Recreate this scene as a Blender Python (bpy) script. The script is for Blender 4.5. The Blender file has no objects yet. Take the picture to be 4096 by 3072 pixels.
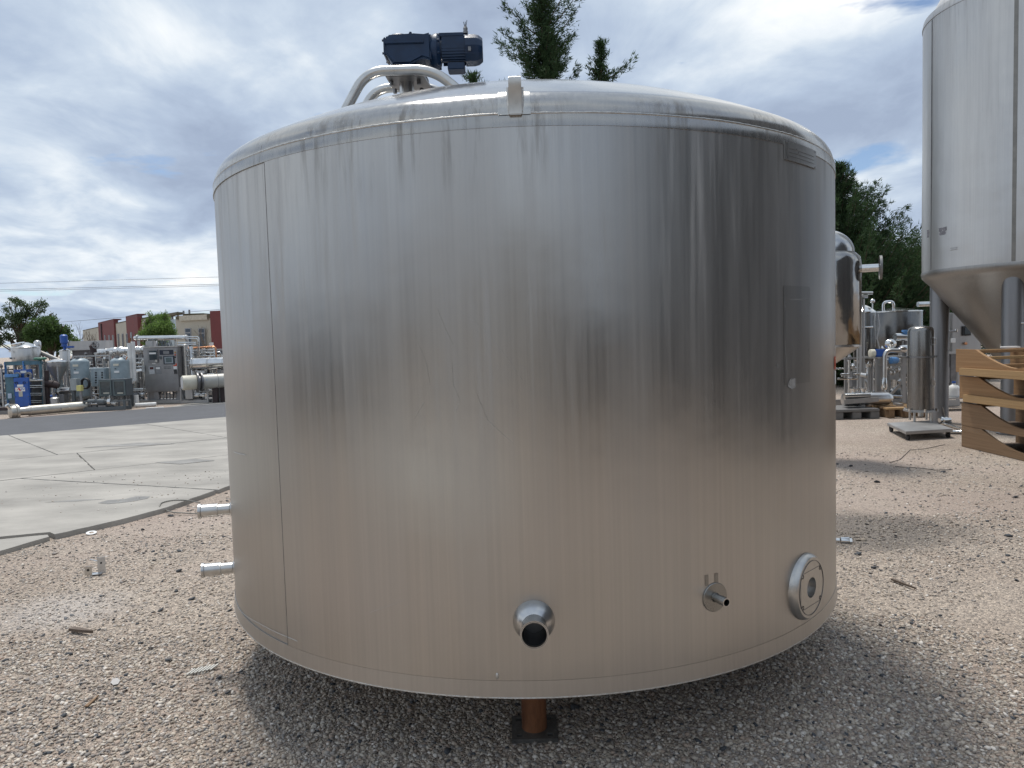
import bpy, bmesh, math, random
import numpy as np
from mathutils import Vector, Matrix
rad = math.radians
scene = bpy.context.scene
C = scene.collection

# ------------------------------------------------------------------ camera
CAM_H, FPX, PITCH, ROLL = 1.6, 2921.4, 0.06060513, 0.02977413
_F = Vector((0, math.cos(PITCH), -math.sin(PITCH)))
_U0 = Vector((0, math.sin(PITCH), math.cos(PITCH)))
_R0 = Vector((1, 0, 0))
_R = math.cos(ROLL) * _R0 - math.sin(ROLL) * _U0
_U = math.sin(ROLL) * _R0 + math.cos(ROLL) * _U0
cd = bpy.data.cameras.new('camera')
cam = bpy.data.objects.new('camera', cd); C.objects.link(cam)
m = Matrix((_R, _U, -_F)).transposed().to_4x4(); m.translation = Vector((0, 0, CAM_H))
cam.matrix_world = m
cd.sensor_width = 36.0; cd.lens = 36.0 * FPX / 4096.0
cd.clip_start = 0.05; cd.clip_end = 3000
scene.camera = cam

# ------------------------------------------------------------------ sky and sun
SUN_EL, SUN_AZ = rad(70), rad(-24)          # azimuth from +Y towards +X
SUN = Vector((math.sin(SUN_AZ) * math.cos(SUN_EL), math.cos(SUN_AZ) * math.cos(SUN_EL), math.sin(SUN_EL)))
world = bpy.data.worlds.new('World'); scene.world = world; world.use_nodes = True
nt = world.node_tree; nt.nodes.clear()
def wn(t, **k):
    n = nt.nodes.new(t)
    for a, b in k.items(): setattr(n, a, b)
    return n
def wl(a, b): nt.links.new(a, b)
def wmath(op, a, b=None, c=None):
    n = wn('ShaderNodeMath', operation=op)
    for i, v in enumerate((a, b, c)):
        if v is None: continue
        if isinstance(v, (int, float)): n.inputs[i].default_value = v
        else: wl(v, n.inputs[i])
    return n.outputs[0]
sky = wn('ShaderNodeTexSky'); sky.sky_type = 'NISHITA'; sky.sun_disc = False
sky.sun_elevation = SUN_EL; sky.sun_rotation = SUN_AZ; sky.altitude = 1500; sky.air_density = 1.0; sky.dust_density = 1.0
tc = wn('ShaderNodeTexCoord'); sx = wn('ShaderNodeSeparateXYZ'); wl(tc.outputs['Generated'], sx.inputs[0])
zz = wmath('ADD', wmath('MAXIMUM', sx.outputs[2], 0.0), 0.16)
cx_ = wn('ShaderNodeCombineXYZ')
wl(wmath('DIVIDE', sx.outputs[0], zz), cx_.inputs[0]); wl(wmath('DIVIDE', sx.outputs[1], zz), cx_.inputs[1])
def wnoise(scale, detail, rough, offs, dist=0.0, sc=(1, 1, 1), rot=0.0):
    mp = wn('ShaderNodeMapping'); mp.inputs['Location'].default_value = offs; mp.inputs['Scale'].default_value = sc
    mp.inputs['Rotation'].default_value = (0, 0, rot)
    wl(cx_.outputs[0], mp.inputs[0])
    n = wn('ShaderNodeTexNoise'); n.inputs['Scale'].default_value = scale; n.inputs['Detail'].default_value = detail
    n.inputs['Roughness'].default_value = rough; n.inputs['Distortion'].default_value = dist
    wl(mp.outputs[0], n.inputs['Vector']); return n.outputs[0]
def wramp(fac, stops):
    r = wn('ShaderNodeValToRGB'); el = r.color_ramp.elements
    while len(el) < len(stops): el.new(0.5)
    for e, (p, c) in zip(el, stops): e.position = p; e.color = c if len(c) == 4 else (*c, 1)
    wl(fac, r.inputs[0]); return r.outputs[0]
big = wnoise(0.85, 5.0, 0.52, (0.9, 12.5, 0), 0.35, (1.0, 0.8, 1), 0.5)
fine = wnoise(3.2, 7.0, 0.60, (5.6, 10.7, 0), 0.35, (1.0, 0.75, 1), 0.5)
mixn = wmath('ADD', wmath('MULTIPLY', big, 0.70), wmath('MULTIPLY', fine, 0.30))
cloud = wramp(mixn, [(0.37, (0.33, 0.40, 0.53)), (0.445, (0.42, 0.505, 0.64)), (0.505, (0.54, 0.625, 0.735)), (0.56, (0.72, 0.78, 0.84)), (0.64, (0.96, 0.97, 0.975))])
gap = wramp(wnoise(1.3, 6.0, 0.58, (4.45, 6.6, 0), 0.3), [(0.31, (0.05, 0.05, 0.05)), (0.37, (1, 1, 1))])
bg1 = wn('ShaderNodeBackground'); wl(sky.outputs[0], bg1.inputs[0]); bg1.inputs[1].default_value = 0.10
bg2 = wn('ShaderNodeBackground'); wl(cloud, bg2.inputs[0]); bg2.inputs[1].default_value = 0.92
mx = wn('ShaderNodeMixShader'); wl(gap, mx.inputs[0]); wl(bg1.outputs[0], mx.inputs[1]); wl(bg2.outputs[0], mx.inputs[2])
wo = wn('ShaderNodeOutputWorld'); wl(mx.outputs[0], wo.inputs[0])
sd = bpy.data.lights.new('sun', 'SUN'); sd.energy = 2.5; sd.angle = rad(13); sd.color = (1.0, 0.95, 0.88)
so = bpy.data.objects.new('sun', sd); C.objects.link(so)
so.rotation_euler = SUN.to_track_quat('Z', 'Y').to_euler(); so.location = (-20, 40, 60)
vs = scene.view_settings
vs.view_transform = 'Standard'; vs.look = 'None'; vs.exposure = 0.3; vs.gamma = 1.0; vs.use_curve_mapping = False

# ------------------------------------------------------------------ measuring helpers (survey of the place)
def ray(x, y): return _F + _R * ((x - 2048) / FPX) + _U * ((1536 - y) / FPX)
def G(x, y, z=0.0):
    d = ray(x, y); t = (z - CAM_H) / d.z; return Vector((0, 0, CAM_H)) + d * t
def at(x, y, Y):
    d = ray(x, y); return Vector((0, 0, CAM_H)) + d * (Y / d.y)

# ------------------------------------------------------------------ materials
MATS = {}
def mat(name, col, rough=0.5, metal=0.0, var=0.18, vs=6.0, stretch=(1, 1, 1), bump=0.0, bs=60.0, rvar=0.1, col2=None, spec=None, coat=0.0, attr=None):
    if name in MATS: return MATS[name]
    M = bpy.data.materials.new(name); M.use_nodes = True; n = M.node_tree; N = n.nodes; L = n.links
    b = N['Principled BSDF']
    t = N.new('ShaderNodeTexCoord'); mp = N.new('ShaderNodeMapping'); mp.inputs['Scale'].default_value = stretch
    L.new(t.outputs['Object'], mp.inputs[0])
    no = N.new('ShaderNodeTexNoise'); no.inputs['Scale'].default_value = vs; no.inputs['Detail'].default_value = 6; no.inputs['Roughness'].default_value = 0.62
    L.new(mp.outputs[0], no.inputs['Vector'])
    r = N.new('ShaderNodeValToRGB'); r.color_ramp.elements[0].position = 0.3; r.color_ramp.elements[1].position = 0.7
    c1 = tuple(c * (1 - var) for c in col); c2 = col2 or tuple(min(1, c * (1 + var)) for c in col)
    r.color_ramp.elements[0].color = (*c1, 1); r.color_ramp.elements[1].color = (*c2, 1)
    L.new(no.outputs[0], r.inputs[0])
    if attr:
        a = N.new('ShaderNodeAttribute'); a.attribute_name = attr
        mm = N.new('ShaderNodeMix'); mm.data_type = 'RGBA'; mm.blend_type = 'MULTIPLY'; mm.inputs[0].default_value = 1
        L.new(r.outputs[0], mm.inputs[6]); L.new(a.outputs['Color'], mm.inputs[7]); L.new(mm.outputs[2], b.inputs['Base Color'])
    else: L.new(r.outputs[0], b.inputs['Base Color'])
    mr = N.new('ShaderNodeMapRange'); mr.inputs['To Min'].default_value = max(0.02, rough - rvar); mr.inputs['To Max'].default_value = min(1, rough + rvar)
    L.new(no.outputs[0], mr.inputs[0]); L.new(mr.outputs[0], b.inputs['Roughness'])
    b.inputs['Metallic'].default_value = metal
    if spec is not None: b.inputs['Specular IOR Level'].default_value = spec
    if coat: b.inputs['Coat Weight'].default_value = coat
    if bump:
        n2 = N.new('ShaderNodeTexNoise'); n2.inputs['Scale'].default_value = bs; n2.inputs['Detail'].default_value = 5
        L.new(mp.outputs[0], n2.inputs['Vector'])
        bu = N.new('ShaderNodeBump'); bu.inputs['Strength'].default_value = bump; bu.inputs['Distance'].default_value = 0.02
        L.new(n2.outputs[0], bu.inputs['Height']); L.new(bu.outputs[0], b.inputs['Normal'])
    MATS[name] = M; return M

def tank_material(name, z0, z1, base=0.55, rough=0.36, streak=1.0, deposit=(0.50, 0.49, 0.47), dents=0.12, head=False, aniso=0.0, knuckle=None):
    """weathered brushed stainless: vertical brushing, mineral run-down streaks, dust and faint dents"""
    M = bpy.data.materials.new(name); M.use_nodes = True; n = M.node_tree; N = n.nodes; L = n.links
    b = N['Principled BSDF']; t = N.new('ShaderNodeTexCoord')
    def math_(op, a, bb=None, cl=False):
        k = N.new('ShaderNodeMath'); k.operation = op; k.use_clamp = cl
        for i, v in enumerate((a, bb)):
            if v is None: continue
            if isinstance(v, (int, float)): k.inputs[i].default_value = v
            else: L.new(v, k.inputs[i])
        return k.outputs[0]
    def noise(scale, st, detail=4, rough_=0.55, loc=(0, 0, 0), dist=0):
        mp = N.new('ShaderNodeMapping'); mp.inputs['Scale'].default_value = st; mp.inputs['Location'].default_value = loc
        L.new(t.outputs['Object'], mp.inputs[0])
        k = N.new('ShaderNodeTexNoise'); k.inputs['Scale'].default_value = scale; k.inputs['Detail'].default_value = detail
        k.inputs['Roughness'].default_value = rough_; k.inputs['Distortion'].default_value = dist
        L.new(mp.outputs[0], k.inputs['Vector']); return k.outputs[0]
    def rng(v, a, bb, c=0.0, d=1.0):
        k = N.new('ShaderNodeMapRange'); k.clamp = True
        for i, q in zip((1, 2, 3, 4), (a, bb, c, d)): k.inputs[i].default_value = q
        L.new(v, k.inputs[0]); return k.outputs[0]
    sp = N.new('ShaderNodeSeparateXYZ'); L.new(t.outputs['Object'], sp.inputs[0])
    hgt = rng(sp.outputs[2], z0, z1)                                   # 0 bottom .. 1 top
    brush = noise(70, (1, 1, 0.010), 3)                                # fine vertical brushing
    wide = noise(5.5, (1, 1, 0.10), 4, 0.55)                           # broad uneven film
    thin = noise(22, (1, 1, 0.035), 5, 0.65, (3, 1, 0), 0.4)           # narrow run-down streaks
    patch = rng(noise(1.3, (1, 1, 0.35), 3, 0.5, (4, 0, 7)), 0.42, 0.62)   # where the streaks gather
    runs = math_('MULTIPLY', rng(thin, 0.50, 0.68), math_('ADD', math_('MULTIPLY', patch, 0.8), 0.2))
    runs = math_('MULTIPLY', runs, rng(hgt, 0.30, 0.85, 0.12, 1.0))
    broad = math_('MULTIPLY', rng(wide, 0.40, 0.72), rng(hgt, 0.1, 0.95, 0.35, 1.0))
    speck = N.new('ShaderNodeTexVoronoi'); speck.inputs['Scale'].default_value = 55; L.new(t.outputs['Object'], speck.inputs['Vector'])
    specks = math_('MULTIPLY', rng(speck.outputs['Distance'], 0.10, 0.17, 1.0, 0.0), rng(noise(2.3, (1, 1, 1), 3, 0.6, (6, 2, 5)), 0.48, 0.66, 0.0, 0.8))
    dep = math_('MULTIPLY', math_('ADD', math_('ADD', math_('MULTIPLY', runs, 0.72), math_('MULTIPLY', broad, 0.34)), math_('MULTIPLY', specks, 0.5)), streak, True)
    dark = math_('MULTIPLY', rng(noise(24, (1, 1, 0.06), 5, 0.7, (5, 8, 1), 0.3), 0.50, 0.70), rng(hgt, 0.86, 1.0, 0.0, 0.8) if not head else 1.0)
    dark = math_('MULTIPLY', dark, rng(noise(2.2, (1, 1, 0.4), 3, 0.5, (1, 5, 2)), 0.30, 0.5))
    if knuckle:      # grime lies thickest where rain runs over the knuckle
        dark = math_('MULTIPLY', math_('ADD', dark, 0.35), rng(sp.outputs[2], knuckle[0] + .02, knuckle[1], 1.0, 0.12), True)
        dep = math_('MULTIPLY', dep, rng(sp.outputs[2], knuckle[0], knuckle[1], 1.0, 0.35))
    cr = N.new('ShaderNodeValToRGB'); e = cr.color_ramp.elements
    e[0].position = 0.3; e[0].color = (base * 0.95, base * 0.925, base * 0.895, 1); e[1].position = 0.72; e[1].color = (base * 1.07, base * 1.04, base * 0.995, 1)
    L.new(brush, cr.inputs[0])
    mix = N.new('ShaderNodeMix'); mix.data_type = 'RGBA'; L.new(dep, mix.inputs[0]); L.new(cr.outputs[0], mix.inputs[6]); mix.inputs[7].default_value = (*deposit, 1)
    mix2 = N.new('ShaderNodeMix'); mix2.data_type = 'RGBA'; L.new(math_('MULTIPLY', dark, 0.8 * streak), mix2.inputs[0]); L.new(mix.outputs[2], mix2.inputs[6]); mix2.inputs[7].default_value = (0.11, 0.10, 0.085, 1)
    L.new(mix2.outputs[2], b.inputs['Base Color'])
    L.new(math_('SUBTRACT', 0.97, math_('MULTIPLY', math_('MAXIMUM', dep, dark), 0.55)), b.inputs['Metallic'])
    ro = math_('ADD', math_('ADD', rough, math_('MULTIPLY', dep, 0.30)), math_('MULTIPLY', math_('SUBTRACT', brush, 0.5), 0.12), True)
    L.new(ro, b.inputs['Roughness'])
    if aniso:
        b.inputs['Anisotropic'].default_value = aniso; tg_ = N.new('ShaderNodeTangent'); tg_.direction_type = 'RADIAL'; tg_.axis = 'Z'; L.new(tg_.outputs[0], b.inputs['Tangent'])
    bu = N.new('ShaderNodeBump'); bu.inputs['Strength'].default_value = dents; bu.inputs['Distance'].default_value = 0.05
    L.new(noise(2.1, (1, 1, 1.1), 3, 0.42, (2, 6, 3)), bu.inputs['Height'])
    bv = N.new('ShaderNodeBump'); bv.inputs['Strength'].default_value = 0.0 if head else 0.05; bv.inputs['Distance'].default_value = 0.002
    L.new(brush, bv.inputs['Height']); L.new(bu.outputs[0], bv.inputs['Normal']); L.new(bv.outputs[0], b.inputs['Normal'])
    MATS[name] = M; return M

steel = mat('steel', (0.56, 0.555, 0.545), 0.28, 1.0, 0.14, 5, (1, 1, 0.2))
steel_bright = mat('steel_bright', (0.66, 0.66, 0.65), 0.16, 1.0, 0.08, 8)
steel_tube = mat('steel_tube', (0.55, 0.545, 0.53), 0.30, 1.0, 0.12, 14, rvar=0.08)
steel_matte = mat('steel_matte', (0.42, 0.42, 0.42), 0.46, 0.9, 0.14, 3, (1, 1, 0.15))
steel_dark = mat('steel_dark', (0.20, 0.20, 0.205), 0.42, 0.8, 0.25, 9)
steel_flange = mat('steel_flange', (0.50, 0.49, 0.47), 0.34, 1.0, 0.10, 30)
weld = mat('weld', (0.62, 0.61, 0.58), 0.42, 0.85, 0.2, 60, bump=0.3, bs=200)
rust = mat('rust', (0.20, 0.075, 0.035), 0.62, 0.25, 0.45, 14, (1, 1, 0.3), bump=0.25, bs=90, col2=(0.34, 0.15, 0.07))
plate_m = mat('plate_metal', (0.15, 0.145, 0.135), 0.6, 0.5, 0.3, 20, bump=0.2)
navy = mat('navy_paint', (0.006, 0.024, 0.066), 0.40, 0.0, 0.25, 12, bump=0.06, bs=80, col2=(0.010, 0.036, 0.090), spec=.4)
blue = mat('blue_paint', (0.025, 0.095, 0.36), 0.42, 0.0, 0.2, 7)
blue_light = mat('light_blue_paint', (0.09, 0.24, 0.50), 0.45, 0.0, 0.2, 7)
teal = mat('teal_paint', (0.07, 0.15, 0.19), 0.5, 0.0, 0.25, 7)
green_p = mat('green_paint', (0.02, 0.13, 0.08), 0.4, 0.0, 0.2, 7)
grey_p = mat('grey_paint', (0.27, 0.33, 0.36), 0.42, 0.0, 0.16, 5, bump=0.03)
grey_d = mat('dark_grey_paint', (0.09, 0.105, 0.115), 0.5, 0.0, 0.2, 7)
grey_m = mat('mid_grey_paint', (0.22, 0.22, 0.225), 0.55, 0.1, 0.2, 7)
brown_p = mat('brown_primer', (0.045, 0.030, 0.030), 0.6, 0.1, 0.3, 9)
white_p = mat('white_insulation', (0.70, 0.70, 0.68), 0.55, 0.0, 0.14, 6, bump=0.1, bs=20)
cream = mat('cream_plastic', (0.62, 0.59, 0.49), 0.5, 0.0, 0.12, 6)
black = mat('black_rubber', (0.018, 0.018, 0.02), 0.6, 0.0, 0.3, 12)
hole_m = mat('hole_shade', (0.03, 0.032, 0.035), 0.5, 0.6, 0.3, 12)
bore_m = mat('bore_shade', (.012, .014, .018), .45, .2, .3, 12)
yellow = mat('yellow_box', (0.62, 0.58, 0.22), 0.5, 0.0, 0.1, 9)
red_p = mat('red_sticker', (0.55, 0.07, 0.03), 0.5, 0.0, 0.1, 20)
paper = mat('white_label', (0.75, 0.75, 0.74), 0.6, 0.0, 0.06, 20)
copper = mat('copper', (0.62, 0.30, 0.16), 0.35, 0.9, 0.2, 9)
screen_m = mat('screen_glass', (0.03, 0.045, 0.055), 0.12, 0.0, 0.2, 5)
glass_w = mat('window_glass', (0.02, 0.035, 0.055), 0.08, 0.0, 0.3, 2, spec=0.8)
glass_p = mat('cabinet_glass', (0.06, 0.075, 0.08), 0.1, 0.0, 0.3, 12, spec=0.7)
stucco = mat('beige_stucco', (0.42, 0.395, 0.33), 0.85, 0.0, 0.07, 0.6, bump=0.1)
brickred = mat('red_wall', (0.155, 0.042, 0.042), 0.8, 0.0, 0.12, 0.8, bump=0.1)
roof_m = mat('roof_edge', (0.10, 0.085, 0.05), 0.8, 0.0, 0.15, 1)
bark = mat('bark', (0.085, 0.06, 0.042), 0.9, 0.0, 0.35, 12, (1, 1, 0.3), bump=0.5)
juniper = mat('juniper_needles', (0.028, 0.055, 0.026), 0.75, 0.0, 0.45, 2.2, col2=(0.062, 0.105, 0.045), spec=0.2)
leaf_a = mat('leaf_green', (0.045, 0.085, 0.028), 0.6, 0.0, 0.4, 1.2, col2=(0.085, 0.14, 0.045), spec=0.3)
leaf_b = mat('leaf_bright', (0.085, 0.15, 0.04), 0.6, 0.0, 0.35, 1.2, col2=(0.15, 0.225, 0.07), spec=0.3)
leaf_d = mat('leaf_dark', (0.05, 0.08, 0.035), 0.6, 0.0, 0.4, 1.2, col2=(0.085, 0.125, 0.055), spec=0.3)
asphalt_m = mat('asphalt', (0.098, 0.101, 0.110), 0.85, 0.0, 0.16, 1.6, bump=0.35, bs=150)
concrete_m = mat('concrete', (0.33, 0.312, 0.282), 0.8, 0.0, 0.28, 1.7, (.5, 1.0, 1), bump=0.3, bs=30)
stone_m = mat('gravel_stone', (0.92, 0.92, 0.92), 0.85, 0.0, 0.18, 60, attr='stone_col', spec=0.25)
plastic_g = mat('grey_plastic', (0.16, 0.155, 0.15), 0.6, 0.0, 0.2, 9)
shed_m = mat('dark_cladding', (0.078, 0.081, 0.086), 0.6, 0.2, 0.2, 1)

def translucent(M, f):
    n = M.node_tree; N = n.nodes; L = n.links; b = N['Principled BSDF']; out = N['Material Output']; tr = N.new('ShaderNodeBsdfTranslucent'); mx_ = N.new('ShaderNodeMixShader'); mx_.inputs[0].default_value = f
    src = b.inputs['Base Color'].links[0].from_socket; hs = N.new('ShaderNodeHueSaturation'); hs.inputs['Value'].default_value = 1.6; hs.inputs['Saturation'].default_value = 1.1; L.new(src, hs.inputs['Color']); L.new(hs.outputs[0], tr.inputs['Color'])
    L.new(b.outputs[0], mx_.inputs[1]); L.new(tr.outputs[0], mx_.inputs[2]); L.new(mx_.outputs[0], out.inputs['Surface'])
for m__, f__ in ((leaf_a, .45), (leaf_b, .5), (leaf_d, .4), (juniper, .25)): translucent(m__, f__)
def wood_material(name, col, seed):
    M = bpy.data.materials.new(name); M.use_nodes = True; n = M.node_tree; N = n.nodes; L = n.links; b = N['Principled BSDF']
    t = N.new('ShaderNodeTexCoord'); mp = N.new('ShaderNodeMapping'); mp.inputs['Scale'].default_value = (12, 0.35, 12); mp.inputs['Location'].default_value = (seed, seed * 2.3, seed * .7)
    L.new(t.outputs['Object'], mp.inputs[0])
    no = N.new('ShaderNodeTexNoise'); no.inputs['Scale'].default_value = 4; no.inputs['Detail'].default_value = 8; no.inputs['Distortion'].default_value = .35; L.new(mp.outputs[0], no.inputs['Vector'])
    r = N.new('ShaderNodeValToRGB'); e = r.color_ramp.elements; e[0].position = .3; e[1].position = .7
    e[0].color = (col[0] * .82, col[1] * .78, col[2] * .73, 1); e[1].color = (col[0] * 1.08, col[1] * 1.08, col[2] * 1.07, 1); L.new(no.outputs[0], r.inputs[0])
    vo = N.new('ShaderNodeTexVoronoi'); vo.inputs['Scale'].default_value = 5.5; mp2 = N.new('ShaderNodeMapping'); mp2.inputs['Scale'].default_value = (1, 1, 1.6); mp2.inputs['Location'].default_value = (seed, 0, seed); L.new(t.outputs['Object'], mp2.inputs[0]); L.new(mp2.outputs[0], vo.inputs['Vector'])
    k = N.new('ShaderNodeMapRange'); k.clamp = True; k.inputs[1].default_value = .02; k.inputs[2].default_value = .075; k.inputs[3].default_value = .6; k.inputs[4].default_value = 0; L.new(vo.outputs['Distance'], k.inputs[0])
    mx_ = N.new('ShaderNodeMix'); mx_.data_type = 'RGBA'; L.new(k.outputs[0], mx_.inputs[0]); L.new(r.outputs[0], mx_.inputs[6]); mx_.inputs[7].default_value = (col[0] * .4, col[1] * .3, col[2] * .22, 1)
    L.new(mx_.outputs[2], b.inputs['Base Color']); b.inputs['Roughness'].default_value = .75
    bu = N.new('ShaderNodeBump'); bu.inputs['Strength'].default_value = .25; bu.inputs['Distance'].default_value = .01; L.new(no.outputs[0], bu.inputs['Height']); L.new(bu.outputs[0], b.inputs['Normal'])
    return M
wood_a = wood_material('pine_board', (0.33, 0.195, 0.095), 1.0)
wood_b = wood_material('pine_board_weathered', (0.235, 0.15, 0.085), 4.0)
wood_g = wood_material('grey_wood', (0.13, 0.10, 0.08), 9.0)
wood_c = wood_material('pine_beam', (0.42, 0.275, 0.135), 7.0)

def ground_material():
    M = bpy.data.materials.new('gravel_ground'); M.use_nodes = True; n = M.node_tree; N = n.nodes; L = n.links; b = N['Principled BSDF']
    t = N.new('ShaderNodeTexCoord')
    def noise(s, d=6, r=.6):
        k = N.new('ShaderNodeTexNoise'); k.inputs['Scale'].default_value = s; k.inputs['Detail'].default_value = d; k.inputs['Roughness'].default_value = r; L.new(t.outputs['Object'], k.inputs['Vector']); return k.outputs[0]
    def ramp(f, st):
        r = N.new('ShaderNodeValToRGB'); el = r.color_ramp.elements
        while len(el) < len(st): el.new(.5)
        for e, (p, c) in zip(el, st): e.position = p; e.color = (*c, 1)
        L.new(f, r.inputs[0]); return r.outputs[0]
    def mixc(f, a, c, bl='MIX'):
        k = N.new('ShaderNodeMix'); k.data_type = 'RGBA'; k.blend_type = bl
        for i, v in ((0, f), (6, a), (7, c)):
            if isinstance(v, (int, float)): k.inputs[i].default_value = v
            elif isinstance(v, tuple): k.inputs[i].default_value = (*v, 1)
            else: L.new(v, k.inputs[i])
        return k.outputs[2]
    v1 = N.new('ShaderNodeTexVoronoi'); v1.inputs['Scale'].default_value = 70; L.new(t.outputs['Object'], v1.inputs['Vector'])
    v2 = N.new('ShaderNodeTexVoronoi'); v2.inputs['Scale'].default_value = 160; L.new(t.outputs['Object'], v2.inputs['Vector'])
    base = ramp(noise(.55), [(.32, (0.35, 0.30, 0.262)), (.5, (0.42, 0.37, 0.328)), (.68, (0.475, 0.43, 0.385))])
    sep = N.new('ShaderNodeSeparateColor'); L.new(v1.outputs['Color'], sep.inputs[0])
    peb = ramp(sep.outputs[0], [(0, (.5, .51, .53)), (.12, (.72, .70, .68)), (.5, (.97, .95, .92)), (.85, (1.1, 1.07, 1.02)), (1, (1.3, 1.27, 1.2))])
    sep2 = N.new('ShaderNodeSeparateColor'); L.new(v2.outputs['Color'], sep2.inputs[0])
    peb2 = ramp(sep2.outputs[1], [(0, (.6, .6, .62)), (.5, (1, .98, .95)), (1, (1.3, 1.25, 1.2))])
    col = mixc(1.0, mixc(1.0, base, peb, 'MULTIPLY'), peb2, 'MULTIPLY')
    # pinkish fine sand, a darker oval patch and a pale powder spill
    col = mixc(ramp(noise(.35, 4), [(.48, (0, 0, 0)), (.62, (.5, .5, .5))]), col, (0.43, 0.345, 0.30))
    def spot(cx, cy, rx, ry, fall):
        mp = N.new('ShaderNodeMapping'); mp.vector_type = 'POINT'; mp.inputs['Location'].default_value = (-cx / rx, -cy / ry, 0); mp.inputs['Scale'].default_value = (1 / rx, 1 / ry, 0)
        L.new(t.outputs['Object'], mp.inputs[0]); ln = N.new('ShaderNodeVectorMath'); ln.operation = 'LENGTH'; L.new(mp.outputs[0], ln.inputs[0])
        ad = N.new('ShaderNodeMath'); ad.operation = 'MULTIPLY_ADD'; L.new(noise(3.5, 4), ad.inputs[0]); ad.inputs[1].default_value = .8; L.new(ln.outputs['Value'], ad.inputs[2])
        k = N.new('ShaderNodeMapRange'); k.clamp = True; k.inputs[1].default_value = 1.4 - fall; k.inputs[2].default_value = 1.4 + fall; k.inputs[3].default_value = 1; k.inputs[4].default_value = 0; L.new(ad.outputs[0], k.inputs[0]); return k.outputs[0]
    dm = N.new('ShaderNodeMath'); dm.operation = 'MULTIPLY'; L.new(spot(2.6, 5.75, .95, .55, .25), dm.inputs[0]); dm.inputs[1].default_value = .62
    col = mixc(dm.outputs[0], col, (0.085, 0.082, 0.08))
    pm = N.new('ShaderNodeMath'); pm.operation = 'MULTIPLY'; L.new(spot(-2.85, 4.45, .35, .3, .5), pm.inputs[0]); pm.inputs[1].default_value = .28
    col = mixc(pm.outputs[0], col, (0.62, 0.61, 0.60))
    L.new(col, b.inputs['Base Color']); b.inputs['Roughness'].default_value = .9; b.inputs['Specular IOR Level'].default_value = .2
    bu = N.new('ShaderNodeBump'); bu.inputs['Strength'].default_value = .9; bu.inputs['Distance'].default_value = .010; bu.invert = True; L.new(v1.outputs['Distance'], bu.inputs['Height'])
    bv = N.new('ShaderNodeBump'); bv.inputs['Strength'].default_value = .8; bv.inputs['Distance'].default_value = .005; bv.invert = True; L.new(v2.outputs['Distance'], bv.inputs['Height']); L.new(bu.outputs[0], bv.inputs['Normal'])
    bw = N.new('ShaderNodeBump'); bw.inputs['Strength'].default_value = .5; bw.inputs['Distance'].default_value = .05; L.new(noise(2.2, 5), bw.inputs['Height']); L.new(bv.outputs[0], bw.inputs['Normal'])
    L.new(bw.outputs[0], b.inputs['Normal']); return M
ground_m = ground_material()

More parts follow.
